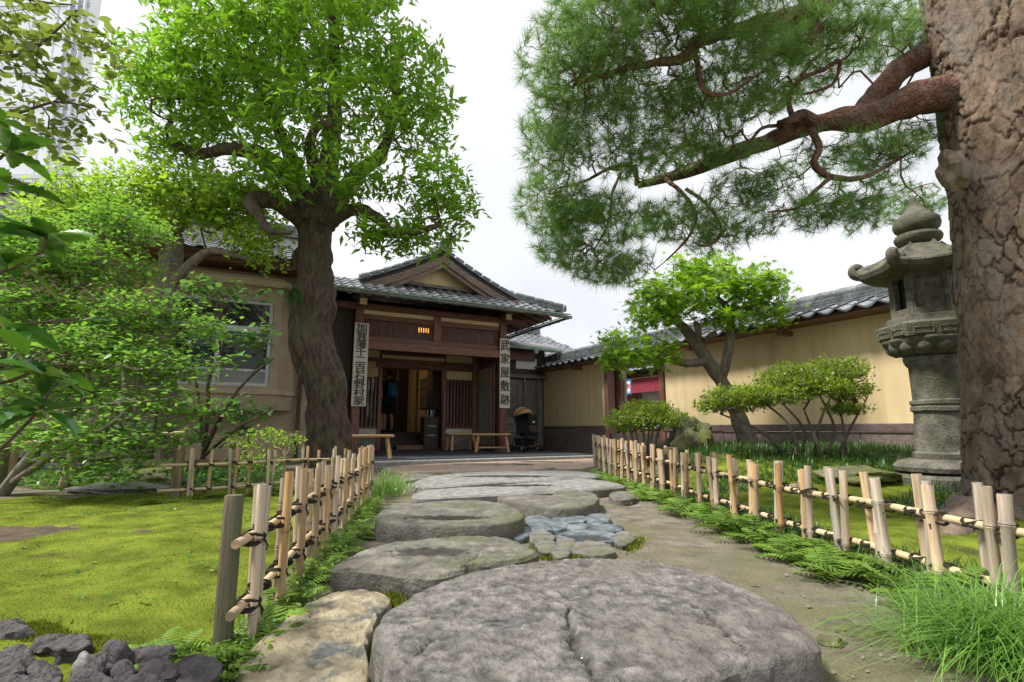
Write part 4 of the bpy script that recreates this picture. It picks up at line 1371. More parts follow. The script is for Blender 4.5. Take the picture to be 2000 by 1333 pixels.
# ------------------------------------------------------------------ plank annex and rear house on the right
an = thing('plank_annex', 'weathered plank outbuilding with shutter poles behind the stroller', 'outbuilding', E0, PHI)
for k in range(9):
    z = .12 + k * .2
    part('plank', [(3.60, 4.52, 1.20, 1.225 + .004 * (k % 3), z, z + .196)], GREYPLANK, an, bev=.004)
for k in range(3): part('plank', [(4.55 + k * .26, 4.55 + k * .26 + .255, 1.24, 1.265, .12, 1.92)], GREYWOOD, an, bev=.004)
for u in (3.95, 4.7, 5.12): part('pole', [(u, u + .05, 1.14, 1.195, .1, 1.95)], GREYWOOD, an)
part('lintel', [(3.5, 5.4, 1.12, 1.28, 1.95, 2.05)], GREYPLANK, an)
for k in range(8): part('upper_board', [(3.55 + k * .23, 3.55 + k * .23 + .226, 1.2, 1.23, 2.05, 2.9)], DARKWOOD, an, bev=.004)
part('back_wall', [(3.55, 5.4, 1.3, 1.36, 0, 2.9)], DARKWOOD, an, bev=0)
part('white_panel', [(4.45, 5.1, 1.16, 1.19, 2.2, 2.5)], M('white_panel', (.6, .6, .58), (.66, .66, .64), rough=.6), an)
part('brown_board', [(4.2, 5.0, 1.08, 1.12, 2.42, 2.68)], REDWOOD, an)
rr = part('lean_to_roof', [(3.55, 5.6, .75, .78, 2.74, 2.78)], GUTTER, an)
mb = MB(); mb.add([(3.55, .72, 2.76), (5.75, .72, 2.76), (5.75, 1.5, 3.0), (3.55, 1.5, 3.0), (3.55, .72, 2.73), (5.75, .72, 2.73), (5.75, 1.5, 2.97), (3.55, 1.5, 2.97)],
                  [(0, 1, 2, 3), (7, 6, 5, 4), (0, 4, 5, 1), (1, 5, 6, 2), (2, 6, 7, 3), (3, 7, 4, 0)])
mb.build('roof_sheet', GUTTER, rr)
mb = MB(); mb.tube([(3.7, .68, 2.72), (5.9, .6, 2.66)], .05, 9); mb.tube([(4.75, .66, 2.62), (4.75, .58, 2.62)], .07, 12); mb.build('copper_pipe', COPPER, rr, True)

rh = thing('rear_house', 'low tiled roof of another building rising behind the entrance house', 'house', E0, PHI)
part('wall', [(4.2, 9.5, 5.6, 9, .0, 3.2)], OCHRE, rh, bev=0)
part('eave_beam', [(3.9, 9.7, 4.95, 5.1, 3.05, 3.2)], REDWOOD, rh)
r2 = part('roof', [(3.7, 9.8, 4.8, 4.83, 3.16, 3.2)], TILED, rh, bev=0)
mb = MB(); mb.add([(3.6, 4.75, 3.2), (9.9, 4.75, 3.2), (8.8, 7.2, 4.42), (3.6, 7.2, 4.42), (3.6, 9.6, 3.2), (9.9, 9.6, 3.2)], [(0, 1, 2, 3), (3, 2, 5, 4), (1, 5, 2)])
mb.build('tile_bed', TILED, r2)
tb = wavetile(.30, .30, .02, 7, .02)
tile_slope(r2, tb, (3.6, 4.72, 3.21), (1, 0, 0), (0, 2.45, 1.22), 20, 9, .30, .30, skip=lambda i, j: 3.6 + .3 * (i + 1) > 9.9 - 1.1 * j / 9)
ridge(r2, [(8.8, 7.2, 4.42), (3.6, 7.2, 4.42)], w=.26, h=.22, layers=3)
mb = MB(); mb.tube([(3.7, 4.66, 3.15), (9.9, 4.66, 3.1)], .055, 9); mb.build('gutter', GUTTER, r2, True)

# ------------------------------------------------------------------ plaster house on the left with its bay window
BEIGE = M('beige_plaster', (.36, .28, .19), (.44, .35, .25), (.30, .24, .17), rough=.9, scale=3, bump=.15, bscale=70, patch=1.0, pfac=(.5, .7))
BEIGED = M('beige_moulding', (.40, .31, .21), (.48, .38, .27), rough=.85, scale=3, bump=.1)
ALU = M('grey_window_frame', (.42, .43, .45), (.52, .53, .55), rough=.4, metal=.4)
GLASSB = M('window_glass', (.03, .035, .03), rough=.04, spec=.35)
BV = -.35
lh = thing('plaster_house', 'beige plaster house with grey framed bay window, half hidden by the shrubs', 'house', E0 + UX * .2, PHI)
part('wall', [(-10.5, -.95, .05, .3, -.05, 3.75)], BEIGE, lh, bev=0)
part('plinth', [(-10.5, -.95, -.02, .049, -.05, .55)], BEIGED, lh, bev=.01)
part('downpipe', [(-1.33, -1.26, -.06, .01, .0, 3.6)], M('brown_pipe', (.06, .03, .025), (.09, .05, .04), rough=.5), lh)
bay = MB()
bay.prism([(-4.2, .05), (-3.8, BV), (-1.75, BV), (-1.4, .05)], 3.02, 3.5); bay.prism([(-4.2, .05), (-3.8, BV), (-1.75, BV), (-1.4, .05)], 0.95, 1.38)
bay.prism([(-4.2, .05), (-3.8, BV), (-3.66, BV), (-4.0, .05)], 1.38, 3.02); bay.prism([(-1.62, .05), (-1.89, BV), (-1.75, BV), (-1.4, .05)], 1.38, 3.02)
bayo = bay.build('bay', BEIGE, lh)
mb = MB(); mb.prism([(-4.32, .04), (-3.86, BV - .09), (-1.70, BV - .09), (-1.3, .04)], 3.3, 3.42); mb.build('cornice', BEIGED, bayo)
mb = MB(); mb.prism([(-4.25, .04), (-3.83, BV - .04), (-1.73, BV - .04), (-1.35, .04)], 1.24, 1.33); mb.build('moulding', BEIGED, bayo)
wdw = part('window', [(-3.66, -1.89, BV + .02, BV + .08, 1.38, 1.45), (-3.66, -1.89, BV + .02, BV + .08, 2.95, 3.02), (-3.66, -3.59, BV + .02, BV + .08, 1.45, 2.95), (-1.96, -1.89, BV + .02, BV + .08, 1.45, 2.95)], ALU, lh, bev=.008, more='frame')
part('transom', [(-3.59, -1.96, BV + .03, BV + .075, 2.4, 2.52)], ALU, wdw)
part('mullion', [(-2.83, -2.72, BV + .025, BV + .078, 1.45, 2.4)], ALU, wdw)
part('mullion', [(-2.81, -2.75, BV + .025, BV + .078, 2.52, 2.95)], REDPOST, wdw)
part('rail', [(-3.59, -2.83, BV + .032, BV + .07, 1.66, 1.71)], ALU, wdw); part('rail', [(-2.72, -1.96, BV + .032, BV + .07, 1.66, 1.71)], ALU, wdw)
for a, b in ((-3.59, -2.83), (-2.72, -1.96)):
    part('pane', [(a, b, BV + .05, BV + .056, 1.71, 2.4)], GLASSB, wdw, bev=0)
    part('pane', [(a, b, BV + .05, BV + .056, 1.45, 1.66)], M('frosted_glass', (.2, .2, .2), (.26, .26, .26), rough=.3), wdw, bev=0)
for a, b in ((-3.59, -2.81), (-2.75, -1.96)): part('pane', [(a, b, BV + .05, BV + .056, 2.52, 2.95)], GLASSB, wdw, bev=0)
part('eave_beam', [(-10.6, -.98, -.55, .04, 3.66, 3.78)], REDWOOD, lh)
lr = part('roof', [(-10.7, -.98, -.72, -.69, 3.8, 3.83)], TILED, lh, bev=0)
mb = MB(); mb.add([(-10.8, -.75, 3.8), (-1.1, -.75, 3.8), (-1.1, 3.4, 5.6), (-10.8, 3.4, 5.6), (-1.1, 7.5, 3.8), (-10.8, 7.5, 3.8)], [(0, 1, 2, 3), (3, 2, 4, 5)])
mb.build('tile_bed', TILED, lr)
tile_slope(lr, tb, (-10.6, -.78, 3.8), (1, 0, 0), (0, 4.15, 1.8), 30, 8, .31, .30)
ridge(lr, [(-1.1, 3.4, 5.6), (-10.8, 3.4, 5.6)], w=.3, h=.28, layers=3)
gb = MB(); gb.prism([(-.985, .3), (-.96, .3), (-.96, 6), (-.985, 6)], 0, 3.8); gb.build('side_wall', BEIGE, lh)

# dark wooden shed wall far left
sh_ = thing('plank_shed', 'dark grey plank shed half hidden behind the left shrubs', 'shed', P(60, 838, 6.2) * 1.0, R(8))
sh_.location.z = 0
for k in range(13): part('plank', [(-1.3 + k * .2, -1.3 + k * .2 + .194, -.02, .012 + .006 * (k % 3), .28, 1.25)], GREYWOOD, sh_, bev=.003)
part('rail', [(-1.35, 1.35, -.06, -.021, 1.02, 1.1), (-1.35, 1.35, -.06, -.021, .4, .47)], GREYPLANK, sh_)
part('footing', [(-1.35, 1.35, -.12, .1, -.1, .22)], STEPS, sh_)
lt_ = part('vent_panel', [(-.2, 1.3, -.05, -.03, .1, .12)], DARKWOOD, sh_, bev=0)
for k in range(20): part('slat', [(-.18 + k * .075, -.15 + k * .075, -.135, -.125, .02, .2)], GREYWOOD, lt_, bev=0)
part('back', [(-1.3, 1.3, .03, .06, 0, 1.3)], DARKWOOD, sh_, bev=0)
part('roof_board', [(-1.5, 1.5, -.35, .5, 1.3, 1.34)], GREYPLANK, sh_)
pl = MB(); pl.bev(-.07, .07, -.06, .06, -.05, .62, .02)
prop(pl.build('stone_post', MOSSROCK, None, loc=(-4.45, 4.75, 0), rot=(0, 0, .2)), 'short grey stone post at the very left edge of the picture', 'stone post')

# ------------------------------------------------------------------ glass tower far behind
GT = M('tower_glass', (.66, .74, .82), (.8, .85, .9), rough=.15, spec=.8, scale=.3)
GF = M('tower_frame', (.5, .54, .6), (.6, .63, .67), rough=.5, metal=.3)
tw = thing('glass_tower', 'tall modern blue grey glass building far behind the left trees', 'tower', (P(150, 200, 52).x - 8.35, 52, 0))
tm = MB(); tm.box(-14, 8.2, 0, 1.5, 0, 62); tm.build('wall', GT, tw)
for z in range(2, 62, 4): part('floor_band', [(-14.02, 8.35, -.16, .0, z, z + .5)], GF, tw, bev=0)
for k in range(8):
    for z in range(18, 62, 4):
        mb = part('window', [(-13 + k * 2.6, -13 + k * 2.6 + 2.35, -.08, -.01, z + .55, z + 3.95)], GT, tw, bev=0)
for x in (6.4, 7.2, 8.0): part('fin', [(x, x + .18, -.5, -.17, 0, 62)], GF, tw, bev=0)

# ------------------------------------------------------------------ garden wall with tiled cap, gate and the shop behind
W0 = Vector((1.3236, 14.18, 0))
DADO = M('speckled_dado', (.12, .085, .08), (.19, .145, .135), (.34, .29, .27), rough=.7, scale=10, bump=.35, bscale=60, patch=45, pfac=(.6, .68))
DADOT = M('dado_cap', (.09, .06, .06), (.15, .11, .105), (.26, .22, .21), rough=.6, scale=10, bump=.2, patch=45, pfac=(.62, .7))
HEXST = M('dado_joint', (.045, .035, .033), rough=.9)
gw = thing('garden_wall', 'ochre plaster garden wall on a speckled purple base under a tiled coping', 'wall', W0, PHI)
def wallrun(v0, v1):
    part('plaster', [(.03, .25, v0, v1, .672, 2.158)], OCHRE, gw, bev=0)
    part('dado_cap', [(-.03, .25, v0, v1, .56, .67)], DADOT, gw)
    L_, k = .78, 0
    v = v0
    while v < v1 - .01:
        e = min(v + L_, v1)
        part('dado_block', [(.0, .25, v + .004, e - .004, -.1, .556)], DADO, gw, bev=.004)
        v = e
wallrun(-10.6, -3.74)
wallrun(-1.8, 1.55)
part('core', [(.04, .24, -10.6, 1.5, -.1, .5)], HEXST, gw, bev=0).hide_render = False
part('wall_end', [(.0, .26, 1.555, 1.6, -.1, 2.15)], OCHRE, gw, bev=0)
# hexagonal joints in the base near the mat
for k in range(4):
    for j in range(2):
        c = Vector((-.004, 1.2 - k * .36 - (j % 2) * .18, .20 + j * .25))
        hx = MB(); hx.prism([(.12 * math.cos(a), .12 * math.sin(a)) for a in np.linspace(0, 2 * math.pi, 7)[:-1]], 0, .014)
        put('hexagon_stone', hx.mesh('hexagon_stone', DADO), gw, c, (0, R(-90), 0), (1, 1.25, 1))
part('coping_bed', [(-.34, .62, -10.6, 1.75, 2.160, 2.195)], REDWOOD, gw)
for k in range(7): part('bracket', [(-.26, .02, 1.0 - k * 1.9, 1.1 - k * 1.9, 2.050, 2.158)], REDPOST, gw)
cop = part('coping', [(-.36, .64, -10.6, 1.78, 2.196, 2.220)], TILED, gw, bev=0)
mb = MB(); mb.add([(-.38, -10.6, 2.220), (.14, -10.6, 2.410), (.66, -10.6, 2.220), (-.38, 1.78, 2.220), (.14, 1.78, 2.410), (.66, 1.78, 2.220)], [(0, 1, 2), (5, 4, 3), (0, 3, 4, 1), (1, 4, 5, 2), (2, 5, 3, 0)])
mb.build('tile_bed', TILED, cop)
TILEL = M('coping_tile', (.11, .12, .145), (.2, .215, .245), (.3, .31, .33), rough=.25, scale=8, spec=.7, bump=.05, rand=.22, patch=4, pfac=(.52, .7))
tc_ = wavetile(.275, .30, .028, 11, .026, TILEL)
for (o, e_, n) in (((-.41, 1.78, 2.225), -1, 45),):
    tile_slope(cop, tc_, o, (0, -1, 0), (.52, 0, .19), n, 2, .275, .275)
rg = ridge(cop, [(.14, 1.72, 2.390), (.14, -10.6, 2.390)], w=.26, h=.16, rcap=.075, layers=3, seg=.3)
endtile(cop, (.14, 1.73, 2.610), (0, 1, 0), .1)

gt = thing('wall_gate', 'timber gateway in the garden wall with its board door slid open', 'gate', W0, PHI)
for v in (-1.93, -3.73): part('gate_post', [(-.02, .2, v, v + .13, 0, 2.158)], REDPOST, gt)
part('gate_lintel', [(-.02, .2, -3.6, -1.94, 1.95, 2.1)], REDWOOD, gt)
dr = part('door', [(.3, .34, -2.05, -1.35, .1, 2.0)], REDPOST, gt)
for k in range(3): part('board', [(.275, .298, -2.05 + k * .23, -1.825 + k * .23, .1, 2.0)], REDPOST if k != 1 else GREYWOOD, dr, bev=.004)
part('inner_post', [(.9, .99, -1.42, -1.33, 0, 2.2)], GREYWOOD, gt)

shop = thing('small_shop', 'little shop seen through the gateway with pale window and tiled eave', 'shop', W0, PHI)
part('wall', [(3.3, 3.4, -2.2, 4.2, 0, 2.4)], REDPOST, shop, bev=0)
part('fascia', [(3.1, 3.29, -2.2, 4.2, 2.09, 2.24)], REDWOOD, shop)
part('window', [(3.26, 3.295, -.42, .62, .6, 1.72)], M('pale_window', (.5, .55, .58), (.6, .64, .66), rough=.15, spec=.7), shop, bev=0)
for v in (-.5, .64): part('window_post', [(3.2, 3.25, v, v + .07, 0, 2.0)], GREYWOOD, shop)
sr = part('eave', [(2.7, 3.3, -2.2, 4.2, 2.27, 2.3)], TILED, shop)
tile_slope(sr, tb, (2.66, 4.2, 2.31), (0, -1, 0), (1, 0, .35), 21, 3, .30, .30)
NOREN = M('maroon_cloth', (.25, .03, .05), (.33, .05, .08), rough=.95, scale=12, bump=.1, trans=.15)
nr = thing('shop_curtain', 'short maroon shop curtain of seven panels hanging under the eave', 'curtain', W0, PHI)
for k in range(8):
    mb = MB()
    v0 = 1.2 - k * .262
    vs, fs = [], []
    for j in range(5):
        for i in range(5):
            vs.append((2.92 + .014 * math.sin(i * 1.6 + k) * (j / 4), v0 - .254 * i / 4, 2.07 - .42 * j / 4))
    for j in range(4):
        for i in range(4): fs.append((j * 5 + i, j * 5 + i + 1, j * 5 + i + 6, j * 5 + i + 5))
    mb.add(vs, fs); mb.build('cloth_panel', NOREN, nr, True)
mb = MB(); mb.tube([(2.92, 1.3, 2.08), (2.92, -1.0, 2.08)], .016, 8); mb.build('rod', BAMRAIL, nr)
fl = thing('shop_banner', 'small blue and white banner with a red character in front of the maroon curtain', 'banner', W0 + UX * 2.5 + VX * .34 + Vector((0, 0, 1.58)), PHI - R(62))
part('cloth', [(-.11, .11, -.004, .004, 0, .44)], M('banner_blue', (.03, .12, .35), (.04, .15, .4), rough=.8), fl, bev=0)
part('white_field', [(-.075, .075, -.008, -.0045, .045, .385)], M('banner_white', (.75, .75, .76), (.8, .8, .8), rough=.8), fl, bev=0)
glyph('氷', .16, M('banner_red', (.6, .03, .02), (.65, .04, .03), rough=.8), fl, (0, -.010, .235), (R(90), 0, 0), off=.004)
part('wave_print', [(-.07, .07, -.009, -.0082, .05, .10)], M('banner_wave', (.25, .45, .65), (.6, .7, .8), rough=.8, scale=30), fl, bev=0)
# ------------------------------------------------------------------ stone lantern
LANT = M('lantern_stone', (.066, .063, .05), (.195, .182, .152), (.078, .085, .035), rough=.9, scale=12, bump=.9, bscale=60, patch=2.4, pfac=(.46, .68), detail=12)
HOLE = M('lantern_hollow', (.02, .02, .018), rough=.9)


def lantern(label, c, k, rz, low=True):
    t = thing('stone_lantern', label, 'lantern', c, rz)
    Z = lambda y: (P(1800, y, 5.0).z - .10) * k
    fl = lambda n, a, p=1.0: (lambda th, z, r: 1 + a * abs(math.cos(n * th / 2)) ** p)
    hexr = lambda th, z, r: math.cos(math.pi / 6) / math.cos((th % (math.pi / 3)) - math.pi / 6)

    def lat(name, prof, n=48, fn=None, wob=.006, smooth=True, parent=t, mat=LANT):
        mb = MB(); mb.lathe([(r * k, z) for r, z in prof], n, fn=fn)
        mb.v = [tuple(Vector(p) + Vector(p).normalized() * wob * (noise.noise(Vector(p) * 7 + c) + .5 * noise.noise(Vector(p) * 19))) for p in mb.v]
        return mb.build(name, mat, parent, smooth)
    if low:
        lat('ground_slab', [(.36, -.12), (.46, -.10), (.47, Z(932)), (.44, Z(926)), (.2, Z(925))], 56, wob=.012)
        lb = lat('lotus_base', [(.32, Z(925)), (.375, Z(920)), (.385, Z(912)), (.345, Z(902)), (.26, Z(897)), (.2, Z(896))], 96, fn=fl(11, .09, .7), wob=.004)
        lat('shaft', [(.245, Z(896)), (.25, Z(886)), (.225, Z(882)), (.222, Z(870)), (.20, Z(806)), (.222, Z(803)), (.222, Z(796)), (.208, Z(793)), (.222, Z(790)), (.222, Z(784)), (.197, Z(781)),
                      (.20, Z(718)), (.222, Z(712)), (.235, Z(704)), (.235, Z(698)), (.15, Z(697))], 40)
    pf = lat('platform', [(.2, Z(697)), (.26, Z(692)), (.34, Z(678)), (.365, Z(668)), (.36, Z(664)), (.2, Z(663.5))], 96, fn=fl(14, .07, .6), wob=.003)
    lat('hex_slab', [(.2, Z(665)), (.42, Z(663)), (.44, Z(640)), (.40, Z(636)), (.34, Z(633)), (.33, Z(622)), (.3, Z(620)), (.1, Z(619.5))], 48, fn=hexr, wob=.004, parent=pf, smooth=False)
    for q in range(6):                                      # carved frames on the slab edge
        a = q * math.pi / 3 + math.pi / 6
        rr = .435 * math.cos(math.pi / 6) * k
        mb = MB()
        for u0, u1, z0, z1 in ((-.17, -.02, .012, .02), (.02, .17, .012, .02), (-.17, -.02, .062, .07), (.02, .17, .062, .07), (-.17, -.162, .021, .061), (-.028, -.02, .021, .061), (.02, .028, .021, .061), (.162, .17, .021, .061)):
            mb.box(rr - .012, rr + .004, u0 * k, u1 * k, Z(662) + z0 * k, Z(662) + z1 * k)
        cf = mb.build('carving', LANT, pf, rot=(0, 0, a)); cf['kind'] = 'stuff'
    def petals(parent, n, r, z, a, b, c):
        pm = MB(); pm.blob((0, 0, 0), (a * k, b * k, c * k), 10, 7)
        me = pm.mesh('petal', LANT, True)
        for q in range(n):
            th = 2 * math.pi * (q + .5) / n
            put('petal', me, parent, (r * k * math.cos(th), r * k * math.sin(th), z), (0, R(28), th))
    if low: petals(lb, 12, .33, Z(911), .075, .082, .052)
    petals(pf, 14, .315, Z(681), .045, .07, .062)
    # fire box
    zb, zt = Z(620), Z(540)
    fb = MB()
    fb.lathe([(.19 * k, zb), (.19 * k, zt)], 6, a0=math.pi / 6 * 0)
    box = fb.build('fire_box', HOLE, t)
    ap, hw = .285 * k * math.cos(math.pi / 6), .285 * k / 2
    for q in range(6):
        a = q * math.pi / 3 + math.pi / 6
        mb = MB()
        th = .055 * k
        if q % 3 == 2:
            b0, b1, w_ = zb + .07 * k, zt - .03 * k, hw * .52
            for y0, y1, z0, z1 in ((-hw, -w_, zb, zt), (w_, hw, zb, zt), (-w_, w_, zb, b0), (-w_, w_, b1, zt)): mb.box(ap - th, ap, y0, y1, z0, z1)
        else:
            mb.box(ap - th, ap - .012, -hw, hw, zb, zt)
            for y0, y1, z0, z1 in ((-hw, -hw * .78, zb, zt), (hw * .78, hw, zb, zt), (-hw * .78, hw * .78, zb, zb + .06 * k), (-hw * .78, hw * .78, zt - .03 * k, zt)): mb.box(ap - .0125, ap, y0, y1, z0, z1)
            pts = [(ap - .006, hw * s, zb + (zt - zb) * h) for s, h in ((-.7, .35), (-.35, .55), (-.1, .72), (.15, .6), (.45, .42), (.7, .38))]
            mb.tube(smooth_path(pts, 4), .008 * k, 5)
            mb.tube(smooth_path([(p[0], p[1] * .8, p[2] - .07 * k) for p in pts], 4), .006 * k, 5)
        mb.build('wall_panel', LANT, box, rot=(0, 0, a))
    # roof with curled corners
    mb = MB()
    n = 72
    rings = [(.22, Z(543), 0), (.42, Z(542), 0), (.53, Z(538), .03), (.555, Z(530), .05), (.545, Z(526), .06), (.46, Z(521), .035), (.375, Z(513), .015), (.30, Z(504), .005), (.235, Z(494), 0), (.195, Z(486), 0), (.175, Z(482), 0), (.15, Z(481), 0), (.05, Z(480.5), 0)]
    vs, fs = [], []
    for r, z, up in rings:
        for j in range(n):
            th_ = 2 * math.pi * j / n
            hx = hexr(th_, 0, 0)
            cr = max(0, 1 - (math.pi / 6 - abs((th_ % (math.pi / 3)) - math.pi / 6)) / .30)
            rib = .03 * k * (1 if cr > .72 else 0) * (1 if .15 < r < .5 else 0)
            vs.append((r * k * hx * math.cos(th_), r * k * hx * math.sin(th_), z + (up * cr ** 1.5) * k + rib))
    for i in range(len(rings) - 1):
        for j in range(n): fs.append((i * n + j, i * n + (j + 1) % n, (i + 1) * n + (j + 1) % n, (i + 1) * n + j))
    fs += [tuple(range(n))[::-1], tuple((len(rings) - 1) * n + j for j in range(n))]
    mb.add(vs, fs)
    rf = mb.build('roof', LANT, t, True)
    for q in range(6):
        a = q * math.pi / 3
        pts, rad = [], []
        for i in range(15):
            s = i / 14
            ang = -.9 + s * 5.0
            rr = .058 * (1 - .5 * s)
            pts.append(((.515 + .0 + rr * math.cos(ang - math.pi / 2 + .3)) * k, 0, Z(527) + (.085 + rr * math.sin(ang - math.pi / 2 + .3) - .02) * k))
            rad.append((.058 - .03 * s) * k)
        pts = [(.40 * k, 0, Z(508) - .03), (.50 * k, 0, Z(524))] + pts[1:]; rad = [.05 * k, .062 * k] + rad[1:]
        c2 = MB(); c2.tube(pts, rad, 9)
        c2.build('corner_curl', LANT, rf, True, rot=(0, 0, a))
    lat('finial', [(.10, Z(484)), (.15, Z(479)), (.188, Z(472)), (.198, Z(466)), (.185, Z(460)), (.14, Z(457)), (.15, Z(456)), (.185, Z(449)), (.197, Z(441)), (.188, Z(432)), (.15, Z(424)), (.10, Z(416)), (.066, Z(408)), (.045, Z(400)), (.03, Z(392)), (.015, Z(385)), (.004, Z(382))], 32)
    return t


lg = P(1852, 930, 5.0)
lantern('tall mossy hexagonal stone lantern with curled roof corners, standing beside the pine trunk', Vector((lg.x, 5.0, .10)), 1.0, R(30))
lantern('old stone lantern whose roof shows behind the leaves at the left edge of the picture', Vector((-6.9, 7.0, .0)), 1.12, R(30))

# ------------------------------------------------------------------ benches
BENCHW = M('bench_wood', (.36, .2, .09), (.52, .32, .16), rough=.5, scale=4, stretch=(1, 8, 8), bump=.1, rand=.1)


def bench(label, c, rz, ln, h=.41, wd=.24, stretcher=False):
    t = thing('bench', label, 'bench', c, rz, 'low wooden benches by the entrance')
    mb = MB(); mb.bev(-ln / 2, ln / 2, -wd / 2, wd / 2, h - .045, h, .008); mb.build('seat', BENCHW, t)
    for sx in (-1, 1):
        for sy in (-1, 1):
            mb = MB(); mb.bar((sx * (ln / 2 - .12), sy * (wd / 2 - .06), h - .046), (sx * (ln / 2 - .06), sy * (wd / 2 + .05), .002), .045, .05); mb.build('leg', BENCHW, t)
    if stretcher:
        for sx in (-1, 1):
            mb = MB(); mb.bar((sx * (ln / 2 - .072), -(wd / 2 + .02), .1), (sx * (ln / 2 - .072), wd / 2 + .02, .1), .03, .035); mb.build('stretcher', BENCHW, t)
        mb = MB(); mb.bar((-(ln / 2 - .09), 0, .1), (ln / 2 - .09, 0, .1), .03, .035); mb.build('stretcher', BENCHW, t)
    return t


bench('low plank bench nearest the big tree, at the left of the doorway', W(-.10, -1.82, .088), PHI - R(10), .84)
bench('low plank bench against the slatted window right of the doorway', W(2.72, .72, .088), PHI + R(4), .78)
bench('low plank bench with stretchers in front of the right pillar', W(2.98, -.42, .088), PHI - R(24), .84, stretcher=True)

# ------------------------------------------------------------------ stroller
BLK = M('black_fabric', (.006, .006, .008), (.015, .015, .018), rough=.9, scale=30, bump=.1)
BLKM = M('black_metal', (.012, .012, .014), rough=.35, spec=.6)
TANF = M('tan_fabric', (.30, .17, .08), (.40, .24, .12), rough=.9, scale=25, bump=.1)
GREYR = M('grey_rubber', (.2, .2, .2), (.3, .3, .3), rough=.7)
st = thing('stroller', 'black folding stroller with tan hood parked beside the plank wall', 'stroller', W(3.86, -.35, .088), PHI + R(4))
for s in (-1, 1):
    mb = MB(); mb.tube(smooth_path([(s * .2, -.28, .09), (s * .19, -.05, .42), (s * .19, .12, .72), (s * .19, .2, .95)], 5), .011, 7); mb.build('frame_tube', BLKM, st, True)
    mb = MB(); mb.tube([(s * .2, .28, .09), (s * .19, .02, .46)], .011, 7); mb.build('frame_tube', BLKM, st, True)
    for y, r in ((-.28, .075), (.28, .075)):
        for d in (-.028, .028):
            w = MB(); w.tube([(s * .22 + d - .014, y, r), (s * .22 + d + .014, y, r)], r, 18)
            wo = w.build('wheel', BLK, st)
            w = MB(); w.tube([(s * .22 + d - .017, y, r), (s * .22 + d + .017, y, r)], r * .6, 14); w.build('rim', GREYR, wo)
mb = MB(); mb.tube([(-.2, .28, .1), (.2, .28, .1)], .01, 7); mb.tube([(-.2, -.28, .1), (.2, -.28, .1)], .01, 7); mb.build('axle', BLKM, st)
mb = MB(); mb.tube(smooth_path([(-.19, .2, .95), (-.18, .23, 1.02), (0, .25, 1.05), (.18, .23, 1.02), (.19, .2, .95)], 5), .014, 8); mb.build('handle', BLKM, st, True)
mb = MB()                                                   # seat shell, a sling
vs, fs = [], []
for i, (y, z) in enumerate([(-.34, .30), (-.28, .36), (-.1, .36), (.04, .38), (.1, .55), (.15, .78), (.18, .9)]):
    for x, dz in ((-.18, .07), (-.15, .0), (0, -.02), (.15, .0), (.18, .07)): vs.append((x, y, z + dz))
for i in range(6):
    for j in range(4): fs.append((i * 5 + j, i * 5 + j + 1, i * 5 + j + 6, i * 5 + j + 5))
mb.add(vs, fs); mb.add([(a, b + .012, c - .02) for a, b, c in vs], [f[::-1] for f in fs]); mb.build('seat', BLK, st, True)
mb = MB()                                                   # hood
vs, fs = [], []
for i in range(9):
    ph = math.pi * (-.02 + .6 * i / 8)
    for j in range(11):
        th_ = math.pi * j / 10
        vs.append((.215 * math.cos(th_), .17 - .36 * math.sin(ph) * math.sin(th_) ** .5 * .95 + 0 * th_, .78 + .25 * math.sin(th_) * (math.cos(ph) * .5 + .5)))
for i in range(8):
    for j in range(10): fs.append((i * 11 + j, i * 11 + j + 1, i * 11 + j + 12, i * 11 + j + 11))
mb.add(vs, fs); hd = mb.build('hood', TANF, st, True)
for i in (0, 4, 8):
    rb = MB(); rb.tube(vs[i * 11:(i + 1) * 11], .010 if i else .016, 6); rb.build('hood_rib', BLK, hd, True)
mb = MB(); mb.bev(-.12, .12, .0, .09, 0, .24, .02)
bag = mb.build('bag', BLK, st, loc=(.03, .235, .66))
mb = MB(); mb.box(-.03, .03, .0905, .0925, .05, .09); mb.build('patch', GREYR, bag)
mb = MB(); mb.bev(-.12, .12, -.09, -.002, 0, .24, .02)
bg2 = mb.build('bag', BLK, st, loc=(.06, -.20, .60))
mb = MB(); mb.box(-.025, .025, -.093, -.0905, .05, .085); mb.build('patch', M('pale_patch', (.6, .6, .6), rough=.8), bg2)
mb = MB(); mb.bev(-.17, .17, -.2, .2, .14, .3, .03); mb.build('basket', BLK, st)
mb = MB(); mb.blob((.12, -.36, .16), (.025, .015, .018), 8, 6); mb.build('reflector', M('red_reflector', (.6, .02, .02), rough=.2), st)

# ------------------------------------------------------------------ things in the doorway
ub = thing('umbrella_stand', 'dark umbrella stand with rolled white papers inside the doorway', 'umbrella stand', W(2.22, 1.62, .1), PHI)
mb = MB(); mb.bev(-.2, .2, -.16, .16, 0, .8, .012); mb.build('box', DARKWOOD, ub)
for i in range(7):
    mb = MB(); mb.tube([(-.12 + i * .04, -.06 + .05 * (i % 3), .78), (-.13 + i * .045, -.08 + .05 * (i % 3), 1.0 - .03 * (i % 2))], [.014, .02], 7)
    mb.build('paper_roll' if i % 2 else 'umbrella', M('paper_white', (.45, .45, .46), (.55, .55, .55), rough=.9) if i % 2 else BLK, ub)
for z in (.32, .55): part('slot_plate', [(-.1, .1, -.168, -.162, z, z + .04)], GREYR, ub, bev=0)
cbt = thing('shoe_cabinet', 'tall dark cabinet along the right wall inside the doorway', 'cabinet', W(2.62, 2.1, .1), PHI)
part('carcass', [(-.25, .3, -.2, .25, 0, 2.2)], DARKWOOD, cbt, bev=.01)
for k in range(5): part('shelf_front', [(-.24, .29, -.215, -.202, .1 + k * .42, .46 + k * .42)], DARKWOOD, cbt, bev=.004)

